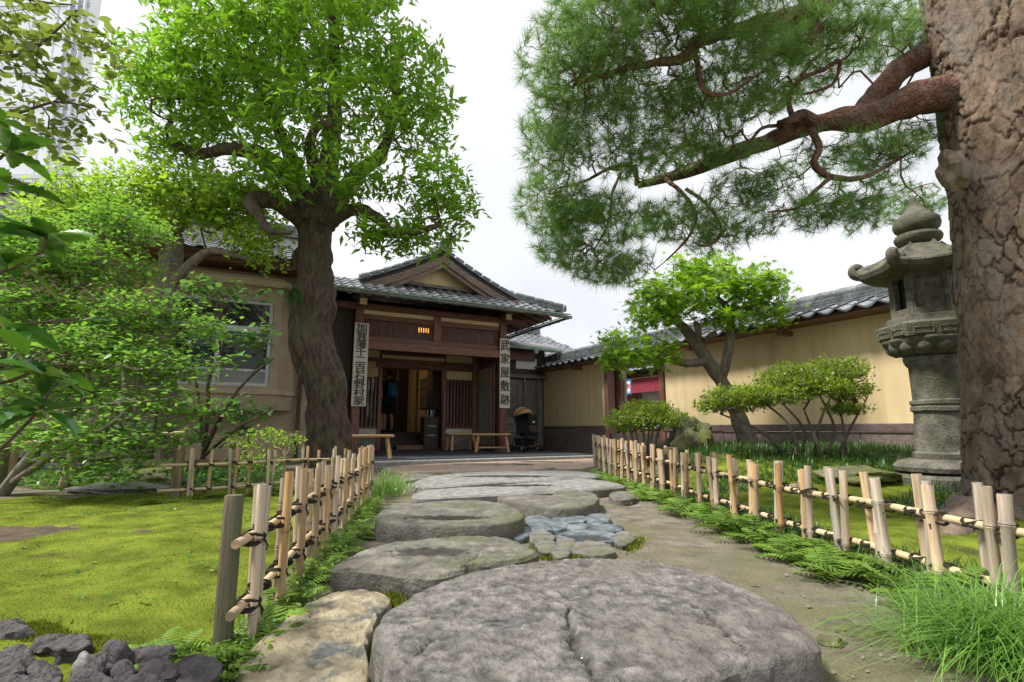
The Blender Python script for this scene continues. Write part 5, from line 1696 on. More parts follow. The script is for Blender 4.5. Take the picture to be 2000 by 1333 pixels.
# ------------------------------------------------------------------ the visitor indoors
SKIN = M('skin', (.32, .19, .13), (.38, .23, .16), rough=.6)
HAIR = M('hair', (.008, .007, .007), rough=.6)
DSHIRT = M('dark_shirt', (.008, .009, .014), (.016, .018, .026), rough=.9)
DSHORT = M('dark_shorts', (.008, .008, .01), (.014, .014, .018), rough=.9)
BPACK = M('blue_backpack', (.02, .10, .22), (.04, .17, .33), rough=.7, scale=10)
pr = thing('person', 'person seen from behind in dark shirt and shorts wearing a blue backpack in the doorway', 'person', W(1.52, 3.0, .502), PHI + R(12))
verts, edges, rads = [], [], []
def sv(p, r, prev=None):
    verts.append(p); rads.append(r)
    if prev is not None: edges.append((prev, len(verts) - 1))
    return len(verts) - 1
pel = sv((0, 0, .9), (.15, .10))
b1 = sv((0, 0, 1.08), (.125, .09), pel); b2 = sv((0, 0, 1.25), (.16, .10), b1); b3 = sv((0, .0, 1.37), (.11, .075), b2)
nk = sv((0, .015, 1.44), (.05, .05), b3); h1 = sv((0, .03, 1.5), (.07, .085), nk); h2 = sv((0, .03, 1.58), (.08, .1), h1); sv((0, .02, 1.65), (.055, .07), h2)
for s in (-1, 1):
    hp = sv((s * .09, 0, .84), (.085, .09), pel); kn = sv((s * .10, .015, .47), (.055, .06), hp); cf = sv((s * .105, -.02, .33), (.052, .058), kn)
    an = sv((s * .11, -.02, .08), (.032, .036), cf); sv((s * .125, .12, .03), (.038, .026), an)
    sh0 = sv((s * .19, 0, 1.34), (.055, .055), b2); el = sv((s * .23, -.02, 1.08), (.04, .042), sh0); wr = sv((s * .17, .17, .98), (.026, .028), el)
    pm = sv((s * .15, .24, .98), (.034, .018), wr)
    for q in range(4):
        f1 = sv((s * (.13 + .016 * q), .285 - .004 * abs(q - 1.5), .972), (.009, .009), pm); sv((s * (.128 + .016 * q), .31 - .006 * abs(q - 1.5), .95), (.007, .007), f1)
    tb_ = sv((s * .115, .25, .985), (.01, .01), pm); sv((s * .1, .275, .975), (.008, .008), tb_)
me = bpy.data.meshes.new('body'); me.from_pydata(verts, edges, []); me.materials.append(SKIN)
bo = put('body', me, pr)
sk = bo.modifiers.new('skin', 'SKIN')
for i, d in enumerate(me.skin_vertices[0].data): d.radius = rads[i]
me.skin_vertices[0].data[0].use_root = True
sk.use_smooth_shade = True
sb = bo.modifiers.new('sub', 'SUBSURF'); sb.levels = 1; sb.render_levels = 2
mb = MB()
mb.tube([(0, .0, .86), (0, 0, .98), (0, 0, 1.15), (0, 0, 1.28), (0, 0, 1.38), (0, .01, 1.425)], [.185, .175, .17, .19, .15, .075], 18)
mb.v = [(x, y * .68, z) for x, y, z in mb.v]
for s in (-1, 1): mb.tube([(s * .14, 0, 1.37), (s * .2, 0, 1.33), (s * .235, -.01, 1.16)], [.07, .075, .068], 10)
mb.build('shirt', DSHIRT, pr, True)
mb = MB()
for s in (-1, 1): mb.tube([(s * .085, 0, .93), (s * .095, 0, .8), (s * .105, .01, .5)], [.115, .115, .1], 12)
mb.build('shorts', DSHORT, pr, True)
mb = MB(); mb.blob((0, .015, 1.6), (.092, .108, .095), 14, 10, 0, .1); mb.build('hair', HAIR, pr, True)
mb = MB(); mb.blob((0, .135, 1.545), (.014, .02, .018), 8, 6); mb.blob((-.088, .03, 1.55), (.014, .025, .034), 8, 6); mb.blob((.088, .03, 1.55), (.014, .025, .034), 8, 6)
mb.blob((-.032, .118, 1.572), (.013, .008, .009), 6, 4); mb.blob((.032, .118, 1.572), (.013, .008, .009), 6, 4); mb.blob((0, .118, 1.505), (.024, .008, .007), 6, 4); fo = mb.build('face', SKIN, pr, True); fo['kind'] = 'stuff'
bp = thing('backpack', 'blue backpack worn by the person in the doorway', 'backpack', W(1.52, 3.0, .502), PHI + R(12))
mb = MB(); mb.bev(-.13, .13, -.29, -.14, .93, 1.36, .05); mb.build('bag', BPACK, bp, True)
mb = MB(); mb.bev(-.1, .1, -.335, -.291, .96, 1.16, .02); mb.build('front_pocket', BPACK, bp, True)
for s in (-1, 1):
    mb = MB(); mb.tube(smooth_path([(s * .1, -.15, 1.34), (s * .1, -.03, 1.43), (s * .11, .10, 1.34), (s * .13, .12, 1.15), (s * .13, -.14, 1.0)], 4), .014, 6); mb.build('strap', BPACK, bp, True)
for s in (-1, 1):
    mb = MB(); mb.blob((s * .125, .06, .035), (.05, .135, .04), 10, 7); mb.build('shoe', BLK, pr, True)
# ------------------------------------------------------------------ trees and shrubs
BARKO = M('oak_bark', (.04, .028, .02), (.125, .092, .064), (.09, .088, .05), rough=.95, scale=9, stretch=(2.2, 2.2, .8), bump=1.0, bscale=14, patch=2.2, pfac=(.52, .7), detail=12, attr='crack', ca=(.025, .018, .012))
TWIG = M('twig_bark', (.05, .035, .025), (.12, .09, .06), rough=.9, scale=12, bump=.4)
GREYTW = M('grey_bark', (.10, .08, .06), (.22, .185, .15), (.13, .13, .09), rough=.9, scale=10, stretch=(2, 2, 1), bump=.6, patch=3)
PINEBR = M('pine_branch_bark', (.075, .036, .025), (.21, .105, .072), (.13, .09, .07), rough=.9, scale=14, vor=.8, bscale=20, patch=7, detail=12)
OAKL = leafmat('oak_leaf', (.02, .065, .012), (.20, .39, .025), .43, (.38, .72, .04))
MAPL = leafmat('maple_leaf', (.035, .11, .010), (.17, .33, .02), .45, (.42, .72, .03))
SHRL = leafmat('shrub_leaf', (.022, .075, .016), (.17, .34, .045), .42, (.34, .66, .07))
YELL = leafmat('yellow_green_leaf', (.09, .22, .02), (.32, .46, .04), .48, (.5, .78, .06))
HEAL = leafmat('heart_leaf', (.035, .11, .03), (.11, .24, .06), .35, (.25, .5, .08))
AZAL = leafmat('azalea_leaf', (.04, .09, .010), (.26, .38, .025), .35, (.38, .52, .03))
DARL = leafmat('upper_branch_leaf', (.045, .08, .02), (.17, .23, .06), .45, (.32, .42, .06))
PINL = leafmat('pine_needle', (.03, .085, .035), (.20, .36, .08), .35, (.32, .58, .10), rough=.45)
FERN = leafmat('fern_frond', (.014, .05, .010), (.20, .34, .04), .22, (.3, .5, .04))
GRSL = leafmat('grass_blade', (.045, .13, .02), (.22, .40, .08), .35, (.3, .55, .08), rough=.3, spec=.5)
MONL = leafmat('dark_grass_blade', (.02, .065, .012), (.07, .16, .03), .25, rough=.35)
HOLL = leafmat('broad_leaf', (.015, .06, .014), (.05, .16, .02), .13, (.2, .5, .03), rough=.2, spec=.55)


def tree(name, label, cat, base, limbs, blobs, natt, mats, tmpl, size, k, spread=.07, r0=.0035, rmax=.06, pitch=(.05, .5), step=.22, wob=.25, droop=0.0, nodes='thin', group=None, shell=.0,
         light=(0, 1), keep=1.0, att=None, segs=10, thin=.014, wobb=.12, zb=True, roll=.5, bark=None):
    """limbs: list of (points, radii) in world space"""
    root = thing(name, label, cat, base, 0, group)
    o = np.array(base)
    mb = MB()
    pl = []
    for li, (pts, rad) in enumerate(limbs):
        pp = smooth_path(pts, 6)
        if li == 0 and bark:
            V, F, cr = displaced_trunk([p - Vector(base) for p in pp], lerp_list(rad, len(pp)), 110, 230, bark)
            put('trunk', npmesh('trunk', V, F, mats[0], attrs={'crack': cr}, smooth=True), root)
            pl.append([np.array(p) for p in pp[len(pp) * 3 // 4:]])
            continue
        mb.tube([p - Vector(base) for p in pp], lerp_list(rad, len(pp)), segs, wob=wobb)
        pl.append([np.array(p) for p in pp[len(pp) // 5:]])
    mb.build('limbs' if bark else 'trunk', mats[0], root, True)
    A = blob_points(blobs, natt, shell) if att is None else att
    Pn, par = grow(pl, A, step, wob, droop)
    V, F, rad, kids = branch_mesh(Pn - o, par, r0, rmax)
    tw = put('branches', npmesh('branches', V, F, mats[1], smooth=True), root)
    tw['kind'] = 'stuff'
    tips = Pn[(kids == 0) & (par >= 0)] if nodes == 'tips' else Pn[(rad < thin) & (par >= 0)]
    if keep < 1: tips = tips[rng.random(len(tips)) < keep]
    z0, z1 = tips[:, 2].min(), tips[:, 2].max()
    V, F, Aa = leaves_at(tips - o, k, tmpl, size, spread, pitch, light=light, roll=roll)
    fo = put('crown', npmesh('crown', V, F, mats[2], attrs={'rnd': Aa.clip(0, 1)}), root)
    fo['kind'] = 'stuff'
    return root


def B(px, py, Y, rx, ry, rz):
    p = P(px, py, Y)
    return (p.x, p.y, p.z, rx, ry, rz)


# the big oak in front of the house
def oakbark(d, c0, r):
    q = Vector((d.x * r * 6, d.y * r * 6, c0.z * 2.0))
    w1 = Vector((noise.noise(q * .7), noise.noise(q * .7 + Vector((9, 0, 0))), noise.noise(q * .7 + Vector((0, 9, 0)))))
    big = noise.noise(d * 1.5 + Vector((0, 0, c0.z * 1.1)))
    bur = max(0, noise.noise(d * 2.4 + Vector((3, 0, c0.z * 1.9))) - .1)
    rid = 1 - abs(noise.noise(Vector((q.x * 1.6, q.y * 1.6, q.z * .55)) + w1 * .9)) * 2
    fine = noise.noise(q * 3) * .5 + noise.noise(q * 7) * .35 + noise.noise(q * 15) * .25
    low = max(0, 1 - c0.z / .5)
    off = r * .10 * big + .16 * bur * (1 + sm((c0.z - 2) / 1.2)) + .014 * rid + .02 * fine + r * .35 * low ** 2 * max(0, noise.noise(d * 2.6))
    return off, min(1, max(0, .55 * max(0, -rid) + .75 * max(0, -fine)))


Y = 8.0
tr = [(648, 915), (643, 870), (641, 800), (631, 748), (614, 690), (608, 640), (614, 560), (614, 480), (616, 430)]
trunk = [P(x, y, Y) for x, y in tr]
oak = [(trunk, [.32, .28, .26, .275, .305, .285, .235, .23, .235]),
       ([P(616, 440, Y), P(632, 380, Y), P(645, 300, Y + .2), P(655, 180, Y + .2), P(650, 40, Y), P(640, -120, Y)], [.29, .22, .15, .11, .08, .05]),
       ([P(612, 445, Y), P(585, 370, Y - .1), P(550, 330, Y - .3), P(500, 300, Y - .4), P(440, 292, Y - .5), P(385, 300, Y - .5), P(330, 275, Y - .6)], [.22, .17, .15, .12, .09, .075, .05]),
       ([P(600, 440, Y), P(545, 398, Y - .5), P(490, 390, Y - .8), P(505, 420, Y - .9), P(525, 450, Y - .9), P(570, 455, Y - .9)], [.16, .12, .11, .07, .05, .03]),
       ([P(640, 430, Y), P(690, 410, Y - .3), P(735, 425, Y - .5), P(765, 455, Y - .6), P(800, 455, Y - .7), P(860, 440, Y - .7)], [.15, .10, .085, .075, .055, .035]),
       ([P(640, 420, Y), P(700, 340, Y + .2), P(745, 300, Y + .4), P(770, 220, Y + .4), P(775, 110, Y + .4)], [.17, .12, .1, .08, .05]),
       ([P(625, 420, Y), P(618, 350, Y - .5), P(605, 280, Y - .9), P(625, 245, Y - 1.1), P(650, 245, Y - 1.2)], [.13, .10, .07, .055, .04]),
       ([P(590, 380, Y), P(560, 290, Y - .2), P(520, 200, Y - .3), P(480, 100, Y - .2)], [.13, .1, .07, .05])]
ob = [B(560, 70, 7.5, 2.0, 1.5, 1.0), B(340, 190, 7.6, .95, 1.1, .75), B(800, 190, 7.8, .78, 1.1, .95), B(860, 390, 7.7, .62, .9, .6), B(620, -120, 7.8, 1.9, 1.7, 1.1),
      B(800, 465, 7.5, .75, .6, .33), B(350, 300, 7.6, .6, .7, .35), B(620, 210, 7.0, 1.3, .6, .7), B(440, 150, 7.4, 1.1, 1.2, 1.0), B(540, 330, 7.0, .5, .5, .3), B(700, 340, 7.1, .7, .5, .4), B(480, 370, 7.3, .5, .45, .2), B(730, 450, 7.3, .45, .4, .2), B(560, 360, 6.9, .4, .3, .2)]
tree('oak_tree', 'big bulging grey trunked oak with bright green crown standing in front of the entrance house', 'tree', (trunk[0].x, Y, 0), oak, ob, 3900, (BARKO, TWIG, OAKL), LEAF, .145, 7,
     spread=.06, segs=22, r0=.0028, thin=.0075, pitch=(.0, .55), wobb=.25, bark=oakbark)

# pale green small tree further left, by the plaster house
Y = 8.0
tree('small_tree', 'slim grey trunked tree with light yellow green foliage in front of the plaster house', 'tree', (P(330, 900, Y).x, Y, 0),
     [([P(330, 900, Y), P(322, 700, Y), P(324, 600, Y), P(332, 520, Y), P(338, 465, Y)], [.15, .14, .15, .17, .15]),
      ([P(330, 560, Y), P(380, 510, Y - .2), P(420, 490, Y - .3), P(500, 510, Y - .4)], [.09, .07, .05, .03]), ([P(335, 480, Y), P(290, 470, Y - .3), P(230, 445, Y - .5), P(150, 430, Y - .6)], [.1, .08, .06, .03]),
      ([P(338, 470, Y), P(370, 410, Y), P(420, 370, Y - .1)], [.1, .07, .04])],
     [B(420, 400, 7.8, .95, .8, .5), B(230, 390, 7.6, 1.05, .9, .45), B(500, 480, 7.6, .5, .5, .3), B(120, 440, 7.5, .7, .8, .5), B(350, 380, 7.5, .8, .8, .35), B(480, 410, 7.9, .7, .6, .4)],
     1500, (GREYTW, TWIG, YELL), OVAL, .075, 8, spread=.09, r0=.003, thin=.010, wobb=.2)
# layered leafy shrub at the left
Y = 4.7
tree('layered_shrub', 'wide small leaved shrub with horizontal layers of foliage at the left of the moss lawn', 'shrub', (P(-30, 990, Y).x, Y, 0),
     [([P(-20, 1000, Y), P(30, 930, Y), P(95, 855, Y), P(150, 800, Y), P(210, 750, Y + .1), P(245, 715, Y + .2)], [.055, .05, .04, .03, .024, .018]),
      ([P(20, 945, Y), P(120, 880, Y - .3), P(200, 840, Y - .5), P(240, 810, Y - .6)], [.03, .025, .018, .012]),
      ([P(-20, 960, Y), P(0, 800, Y + .2), P(40, 700, Y + .3), P(120, 600, Y + .3), P(200, 520, Y + .3)], [.05, .045, .035, .025, .015]),
      ([P(60, 900, Y), P(150, 900, Y - .4), P(230, 890, Y - .6)], [.02, .015, .01])],
     [B(150, 520, 5.0, .75, .6, .22), B(80, 610, 4.9, .6, .6, .2), B(270, 620, 4.9, .5, .5, .2), B(180, 680, 4.7, .75, .6, .13), B(300, 720, 4.6, .5, .5, .1), B(110, 760, 4.6, .6, .5, .1),
      B(280, 790, 4.4, .5, .5, .07), B(140, 850, 4.3, .62, .5, .07), B(300, 860, 4.3, .35, .4, .06), B(200, 910, 4.2, .4, .35, .05), B(40, 480, 5, .5, .5, .25), B(230, 440, 5.2, .5, .4, .2), B(400, 640, 5.0, .18, .3, .08)],
     2900, (GREYTW, GREYTW, SHRL), OVAL, .048, 9, spread=.07, r0=.0022, rmax=.02, step=.14, pitch=(0, .3), thin=.0062, roll=.35)
# heart leaved shrub before the window
Y = 7.0
tree('heart_leaved_shrub', 'open shrub with dark stems and heart shaped leaves in front of the bay window', 'shrub', (P(395, 905, Y).x, Y, 0),
     [([P(395, 910, Y), P(405, 800, Y), P(408, 740, Y), P(430, 690, Y), P(420, 600, Y)], [.035, .03, .025, .018, .01]), ([P(400, 880, Y), P(440, 800, Y - .1), P(480, 745, Y - .1), P(535, 700, Y - .2)], [.03, .022, .018, .01]),
      ([P(398, 880, Y), P(385, 760, Y), P(370, 690, Y)], [.025, .018, .01]), ([P(400, 890, Y), P(460, 840, Y - .3), P(530, 800, Y - .3)], [.02, .015, .008])],
     [B(430, 580, 7, .35, .35, .18), B(490, 660, 6.9, .4, .3, .17), B(410, 650, 7, .4, .3, .2), B(480, 710, 6.9, .3, .3, .1), B(470, 800, 6.8, .42, .3, .13), B(440, 850, 6.8, .45, .3, .12), B(500, 580, 7, .2, .2, .1), B(390, 560, 7, .3, .3, .15)],
     170, (TWIG, TWIG, HEAL), HEART, .085, 4, spread=.07, r0=.003, rmax=.02, step=.2, thin=.0062, pitch=(-.1, .4))
Y = 6.2
def bush(name, label, bases, crown, natt, leafm, size, k, base, spread=.025, r0=.002, rmax=.022, stemr=.02, cat='azalea', step=.1, tmpl=OVAL, thin=.0047, wob=.35, tw=None, mids=None):
    limbs = []
    for i, (b, m, e) in enumerate(bases): limbs.append(([b, m, e], [stemr, stemr * .8, stemr * .45]))
    return tree(name, label, cat, base, limbs, crown, natt, (tw or GREYTW, tw or GREYTW, leafm), tmpl, size, k, spread=spread, r0=r0, rmax=rmax, step=step, thin=thin, wob=wob, pitch=(.55, .5), segs=6, wobb=.2)


g = onground(520, Y)
bush('yellow_azalea', 'small loose yellow green azalea behind the rear bamboo fence', [(g, P(520, 890, Y), P(500, 860, Y)), (g, P(560, 890, Y), P(570, 860, Y)), (g, P(480, 885, Y), P(460, 865, Y))],
     [B(480, 868, Y, .2, .2, .09), B(560, 862, Y, .2, .2, .1), B(520, 850, Y + .2, .22, .2, .08), B(500, 900, Y - .1, .3, .2, .1)], 150, YELL, .032, 6, g)
# azaleas on the right
Y = 6.0
bs = []
for b, m, e in (((1560, 890), (1540, 830), (1490, 785)), ((1575, 890), (1570, 840), (1530, 790)), ((1590, 893), (1590, 850), (1570, 800)), ((1605, 893), (1600, 830), (1620, 780)), ((1545, 888), (1500, 850), (1440, 820)),
                ((1645, 895), (1650, 850), (1640, 800)), ((1640, 895), (1660, 840), (1680, 800)), ((1550, 885), (1480, 840), (1410, 810)), ((1610, 890), (1630, 840), (1600, 770))):
    gb_ = onground(b[0], Y)
    bs.append((Vector((P(b[0], b[1], Y).x, Y + random.uniform(-.2, .2), gb_.z - .03)), P(m[0], m[1], Y + random.uniform(-.2, .2)), P(e[0], e[1], Y + random.uniform(-.3, .3))))
bush('azalea_bush', 'wide azalea with bare twisted stems under clipped layers of leaves before the ochre wall', bs,
     [B(1445, 780, Y, .42, .4, .15), B(1550, 745, Y, .42, .42, .19), B(1630, 728, Y + .1, .36, .4, .16), B(1660, 765, Y, .20, .3, .12), B(1655, 800, Y, .24, .3, .05), B(1395, 795, Y, .22, .25, .06), B(1510, 775, Y - .2, .4, .3, .1), B(1600, 760, Y - .25, .35, .25, .1)],
     2500, AZAL, .034, 7, bs[2][0])
Y = 7.2
bs = []
for i in range(9):
    x = 1215 + i * 13
    gb_ = onground(x, Y)
    bs.append((Vector((P(1262 + (i - 4) * 6, 870, Y).x, Y + random.uniform(-.15, .15), gb_.z)), P(x + random.uniform(-10, 10), 845, Y), P(1200 + i * 16, 820, Y + random.uniform(-.2, .2))))
bush('azalea_bush', 'small rounded azalea behind the far end of the right bamboo fence', bs, [B(1230, 822, Y, .36, .4, .16), B(1290, 820, Y, .38, .4, .15), B(1260, 800, Y + .1, .35, .35, .1), B(1335, 835, Y, .18, .25, .1)], 1300, AZAL, .033, 7, bs[4][0])

# maple by the wall
Y = 8.1
mx = Vector((P(1468, 888, Y).x, Y, 0)); mx.z = gz(mx.x, mx.y) - .05
tree('maple_tree', 'small maple with forked grey trunk and star shaped leaves in front of the garden wall', 'tree', mx,
     [([Vector((mx.x, Y, mx.z)), P(1452, 840, Y), P(1432, 790, Y), P(1412, 750, Y), P(1385, 710, Y), P(1355, 665, Y), P(1330, 635, Y), P(1290, 610, Y - .1), P(1262, 575, Y - .2)], [.17, .13, .11, .10, .10, .085, .07, .05, .04]),
      ([P(1408, 745, Y), P(1420, 700, Y - .1), P(1427, 650, Y - .1), P(1425, 610, Y - .1), P(1405, 585, Y - .2)], [.075, .07, .065, .055, .035]),
      ([P(1378, 705, Y), P(1345, 710, Y - .3), P(1300, 700, Y - .4), P(1265, 692, Y - .5), P(1230, 690, Y - .6)], [.07, .06, .06, .05, .03]),
      ([P(1362, 675, Y), P(1364, 650, Y - .15), P(1358, 628, Y - .2)], [.055, .05, .035]), ([P(1372, 668, Y), P(1390, 655, Y - .2), P(1400, 650, Y - .25)], [.04, .04, .03]),
      ([P(1425, 610, Y - .1), P(1460, 600, Y - .2), P(1500, 590, Y - .2)], [.04, .03, .02])],
     [B(1340, 585, Y - .1, .95, .8, .35), B(1430, 555, Y - .2, .7, .7, .32), B(1500, 600, Y - .3, .45, .5, .28), B(1245, 690, Y - .5, .68, .5, .26), B(1200, 700, Y - .5, .25, .3, .12), B(1480, 560, Y - .2, .5, .5, .25), B(1290, 570, Y - .1, .6, .5, .22), B(1420, 620, Y - .3, .5, .4, .2), B(1270, 620, Y - .3, .5, .5, .2), B(1360, 530, Y - .1, .6, .5, .18), B(1190, 665, Y - .5, .2, .3, .1)],
     850, (GREYTW, TWIG, MAPL), MAPLE, .078, 6, spread=.08, r0=.003, thin=.009, pitch=(-.15, .45), wobb=.15)

# ------------------------------------------------------------------ the pine
PINEBARK = M('pine_bark', (.095, .064, .045), (.27, .20, .145), (.19, .17, .15), rough=.95, scale=11, stretch=(1, 1, .5), bump=1, bscale=36, attr='crack', ca=(.045, .026, .02), patch=3.5, pfac=(.5, .68), detail=12)
PY = 3.75
pb = Vector((P(2082, 990, PY).x, PY, .0))
pine = thing('pine_tree', 'huge old pine with plated brown bark leaning over the right fence and long needled branches', 'tree', pb)
axis = smooth_path([pb + Vector((.03, 0, -.06)), pb + Vector((.02, 0, .25)), pb + Vector((.0, .0, .8)), pb + Vector((.02, .0, 1.6)), pb + Vector((.06, 0, 2.4)), pb + Vector((.10, 0, 3.2)), pb + Vector((.10, 0, 4.4)), pb + Vector((.05, 0, 6.0))], 8)
rads_ = lerp_list([.66, .53, .46, .44, .44, .47, .47, .38], len(axis))


def pinebark(d, c0, r):
    low = max(0, 1 - c0.z / .9)
    q0 = Vector((d.x * r * 8.5, d.y * r * 8.5, c0.z * (4.6 - 1.8 * low)))
    w1 = Vector((noise.noise(q0 * .6), noise.noise(q0 * .6 + Vector((9, 0, 0))), noise.noise(q0 * .6 + Vector((0, 9, 0))))) * .8
    w2 = Vector((noise.noise(q0 * 4), noise.noise(q0 * 4 + Vector((9, 0, 0))), noise.noise(q0 * 4 + Vector((0, 9, 0))))) * .16
    qa = q0 + w1 + w2
    ds, pt = noise.voronoi(qa)
    e = ds[1] - ds[0]
    h1 = noise.noise(pt[0] * 3.3) + .6 * noise.noise(pt[0] * 7.7)
    tilt = (qa.z - pt[0].z) * -.006 + ((qa - pt[0]).dot(Vector((-d.y, d.x, 0)))) * .007 * noise.noise(pt[0] * 5)
    qb = q0 * 2.6 + w1 * 2 + w2 * 2
    ds2, pt2 = noise.voronoi(qb)
    e2 = ds2[1] - ds2[0]
    h2 = noise.noise(pt2[0] * 3.1)
    mask = sm(.7 + 1.3 * noise.noise(q0 * .4 + Vector((0, 0, 20))) + .5 * low)
    crack = sm(1 - e / .085) * (.45 + .55 * mask)
    c2 = sm(1 - e2 / .12) * (.6 if h2 > 0 else .25)
    fine = noise.noise(q0 * 6) * .5 + noise.noise(q0 * 13) * .4 + noise.noise(q0 * 27) * .35
    off = r * .05 * noise.noise(d * 1.3 + Vector((0, 0, c0.z * .7))) - .02 * crack * mask - .006 * crack + .013 * h1 + tilt + .008 * h2 + .003 * fine + r * .24 * low ** 2 * max(0, noise.noise(d * 2.2 + Vector((5, 0, 0))))
    return off, min(1, max(crack, c2, .4 * max(0, -fine), .35 * max(0, -h1)))


V, F, crk = displaced_trunk([p - pb for p in axis], rads_, 330, 540, pinebark)
put('trunk', npmesh('trunk', V, F, PINEBARK, attrs={'crack': crk}, smooth=True), pine)
mb = MB(); mb.blob((0, 0, 0), (.10, .09, .13), 18, 12, 0, .6, 4)
kp = P(1862, 330, PY - .12) - pb
mb.build('knot', PINEBARK, pine, True, loc=kp)
roots_ = [([P(1890, 985, PY - .1), P(1850, 1015, PY - .25), P(1800, 1030, PY - .35)], [.16, .09, .03]), ([P(1900, 1000, PY - .3), P(1870, 1045, PY - .6), P(1845, 1070, PY - .75)], [.15, .08, .03])]
for pts, rr in roots_:
    pts = [Vector((p.x, p.y, max(gz(p.x, p.y) - .01, .0))) for p in pts]
    pp = smooth_path(pts, 6)
    mb = MB(); mb.tube([p - pb for p in pp], lerp_list(rr, len(pp)), 12, wob=.5); mb.build('root', PINEBARK, pine, True)
Y = 3.8
PL = [([P(2060, 230, Y + .05), P(1950, 195, Y + .05), P(1875, 180, Y + .02), P(1790, 193, Y), P(1700, 228, Y), P(1630, 235, Y + .05), P(1560, 252, Y + .1), P(1490, 280, Y + .15), P(1430, 300, Y + .2), P(1330, 340, Y + .3), P(1245, 362, Y + .4)], [.36, .27, .17, .115, .098, .088, .072, .062, .056, .047, .036]),
      ([P(2030, -20, Y + .3), P(1920, 50, Y + .3), P(1840, 90, Y + .25), P(1770, 130, Y + .2), P(1720, 175, Y + .12), P(1680, 225, Y + .05)], [.28, .2, .12, .095, .08, .055]),
      ([P(1600, 245, Y), P(1570, 225, Y - .05), P(1545, 235, Y - .1), P(1520, 240, Y)], [.07, .08, .06, .03]),
      ([P(1585, 255, Y), P(1600, 290, Y - .1), P(1590, 320, Y - .15), P(1620, 345, Y - .15), P(1680, 348, Y - .1), P(1740, 320, Y), P(1800, 285, Y + .1)], [.05, .045, .045, .04, .035, .022, .012]),
      ([P(1625, 345, Y - .15), P(1590, 375, Y - .2), P(1560, 405, Y - .2), P(1500, 415, Y - .2)], [.03, .026, .02, .01]),
      ([P(1550, 240, Y + .05), P(1540, 190, Y - .1), P(1565, 155, Y - .2), P(1610, 135, Y - .2), P(1640, 120, Y - .2), P(1625, 165, Y - .2), P(1570, 185, Y - .15)], [.04, .035, .03, .028, .028, .022, .015]),
      ([P(1530, 245, Y + .1), P(1490, 250, Y - .1), P(1465, 275, Y - .2), P(1450, 260, Y - .2)], [.03, .022, .018, .01]),
      ([P(1300, 350, Y + .3), P(1330, 375, Y + .2), P(1350, 400, Y + .2), P(1360, 430, Y + .2), P(1340, 470, Y + .2), P(1300, 510, Y + .3)], [.035, .03, .026, .022, .018, .01]),
      ([P(1340, 370, Y + .2), P(1380, 400, Y + .1), P(1410, 450, Y + .1), P(1385, 480, Y + .1), P(1355, 475, Y + .1)], [.026, .022, .02, .016, .01]),
      ([P(1245, 362, Y + .4), P(1235, 325, Y + .3), P(1190, 330, Y + .2), P(1140, 355, Y + .1), P(1080, 370, Y)], [.045, .035, .026, .018, .01]),
      ([P(1215, 335, Y + .3), P(1195, 380, Y + .2), P(1190, 430, Y + .2), P(1160, 490, Y + .2)], [.024, .02, .016, .01]),
      ([P(1700, -60, Y + .2), P(1580, 20, Y - .3), P(1470, 50, Y - .5), P(1370, 80, Y - .6), P(1330, 115, Y - .6), P(1240, 130, Y - .6), P(1140, 160, Y - .5)], [.09, .075, .05, .04, .035, .025, .012]),
      ([P(1355, 90, Y - .6), P(1365, 140, Y - .6), P(1378, 180, Y - .6), P(1430, 180, Y - .5), P(1500, 130, Y - .4)], [.035, .03, .026, .02, .01]),
      ([P(1570, 30, Y - .3), P(1595, 55, Y - .35), P(1580, 80, Y - .4)], [.07, .07, .05])]
mb = MB()
pl = []
for li, (pts, rad) in enumerate(PL):
    pp = smooth_path(pts, 12 if li < 2 else 7)
    mb.tube([p - pb for p in pp], [r_ * (1 if li < 2 or li == 11 else .55) for r_ in lerp_list(rad, len(pp))], 26 if li < 2 else 12, wob=.32)
    pl.append([np.array(p) for p in pp[len(pp) // 4:]])
mb.build('limbs', PINEBR, pine, True)
blobs = [B(1250, 30, 3.1, .6, .5, .3), B(1130, 120, 3.3, .42, .45, .3), B(1420, 20, 3.0, .45, .45, .3), B(1220, 190, 3.5, .62, .45, .26), B(1090, 280, 3.7, .3, .4, .28), B(1080, 400, 3.9, .3, .4, .22), B(1170, 430, 4.0, .45, .4, .2),
         B(1190, 520, 4.1, .38, .35, .12), B(1320, 430, 4.1, .42, .4, .14), B(1400, 460, 4.0, .3, .35, .1), B(1560, 420, 3.8, .38, .35, .1), B(1470, 370, 3.9, .4, .35, .12), B(1680, 390, 3.7, .4, .35, .12), B(1740, 310, 3.9, .22, .3, .10),
         B(1400, 200, 3.6, .5, .4, .2), B(1640, 60, 3.5, .5, .4, .16), B(1500, 110, 3.5, .4, .35, .16), B(1100, 490, 4.1, .25, .3, .1), B(1380, 290, 3.8, .45, .3, .1), B(1250, 300, 3.7, .45, .4, .16), B(1620, 300, 3.9, .4, .4, .1),
         B(1300, -120, 3.2, .9, .6, .3), B(1700, 430, 4.0, .2, .3, .08)]
fill = [B(1720, 90, 4.1, .35, .3, .2), B(1600, 160, 4.1, .3, .3, .12), B(1780, 260, 4.1, .2, .3, .14), B(1700, 300, 4.1, .3, .3, .1), B(1560, 60, 3.9, .4, .3, .2), B(1480, 190, 3.8, .35, .3, .12), B(1780, 400, 6.0, .4, .3, .25), B(1800, 60, 4.3, .2, .2, .2)]
A = np.concatenate([blob_points(blobs, 4300), blob_points(blobs[:7] + blobs[21:22], 2300), blob_points(blobs[7:20], 1500), blob_points(fill, 1300)])
dep = A[:, 1] * _c + (A[:, 2] - EYE) * _s                  # the twigs were trimmed clear of the lantern top
apx = 1000 + FPX * A[:, 0] / dep
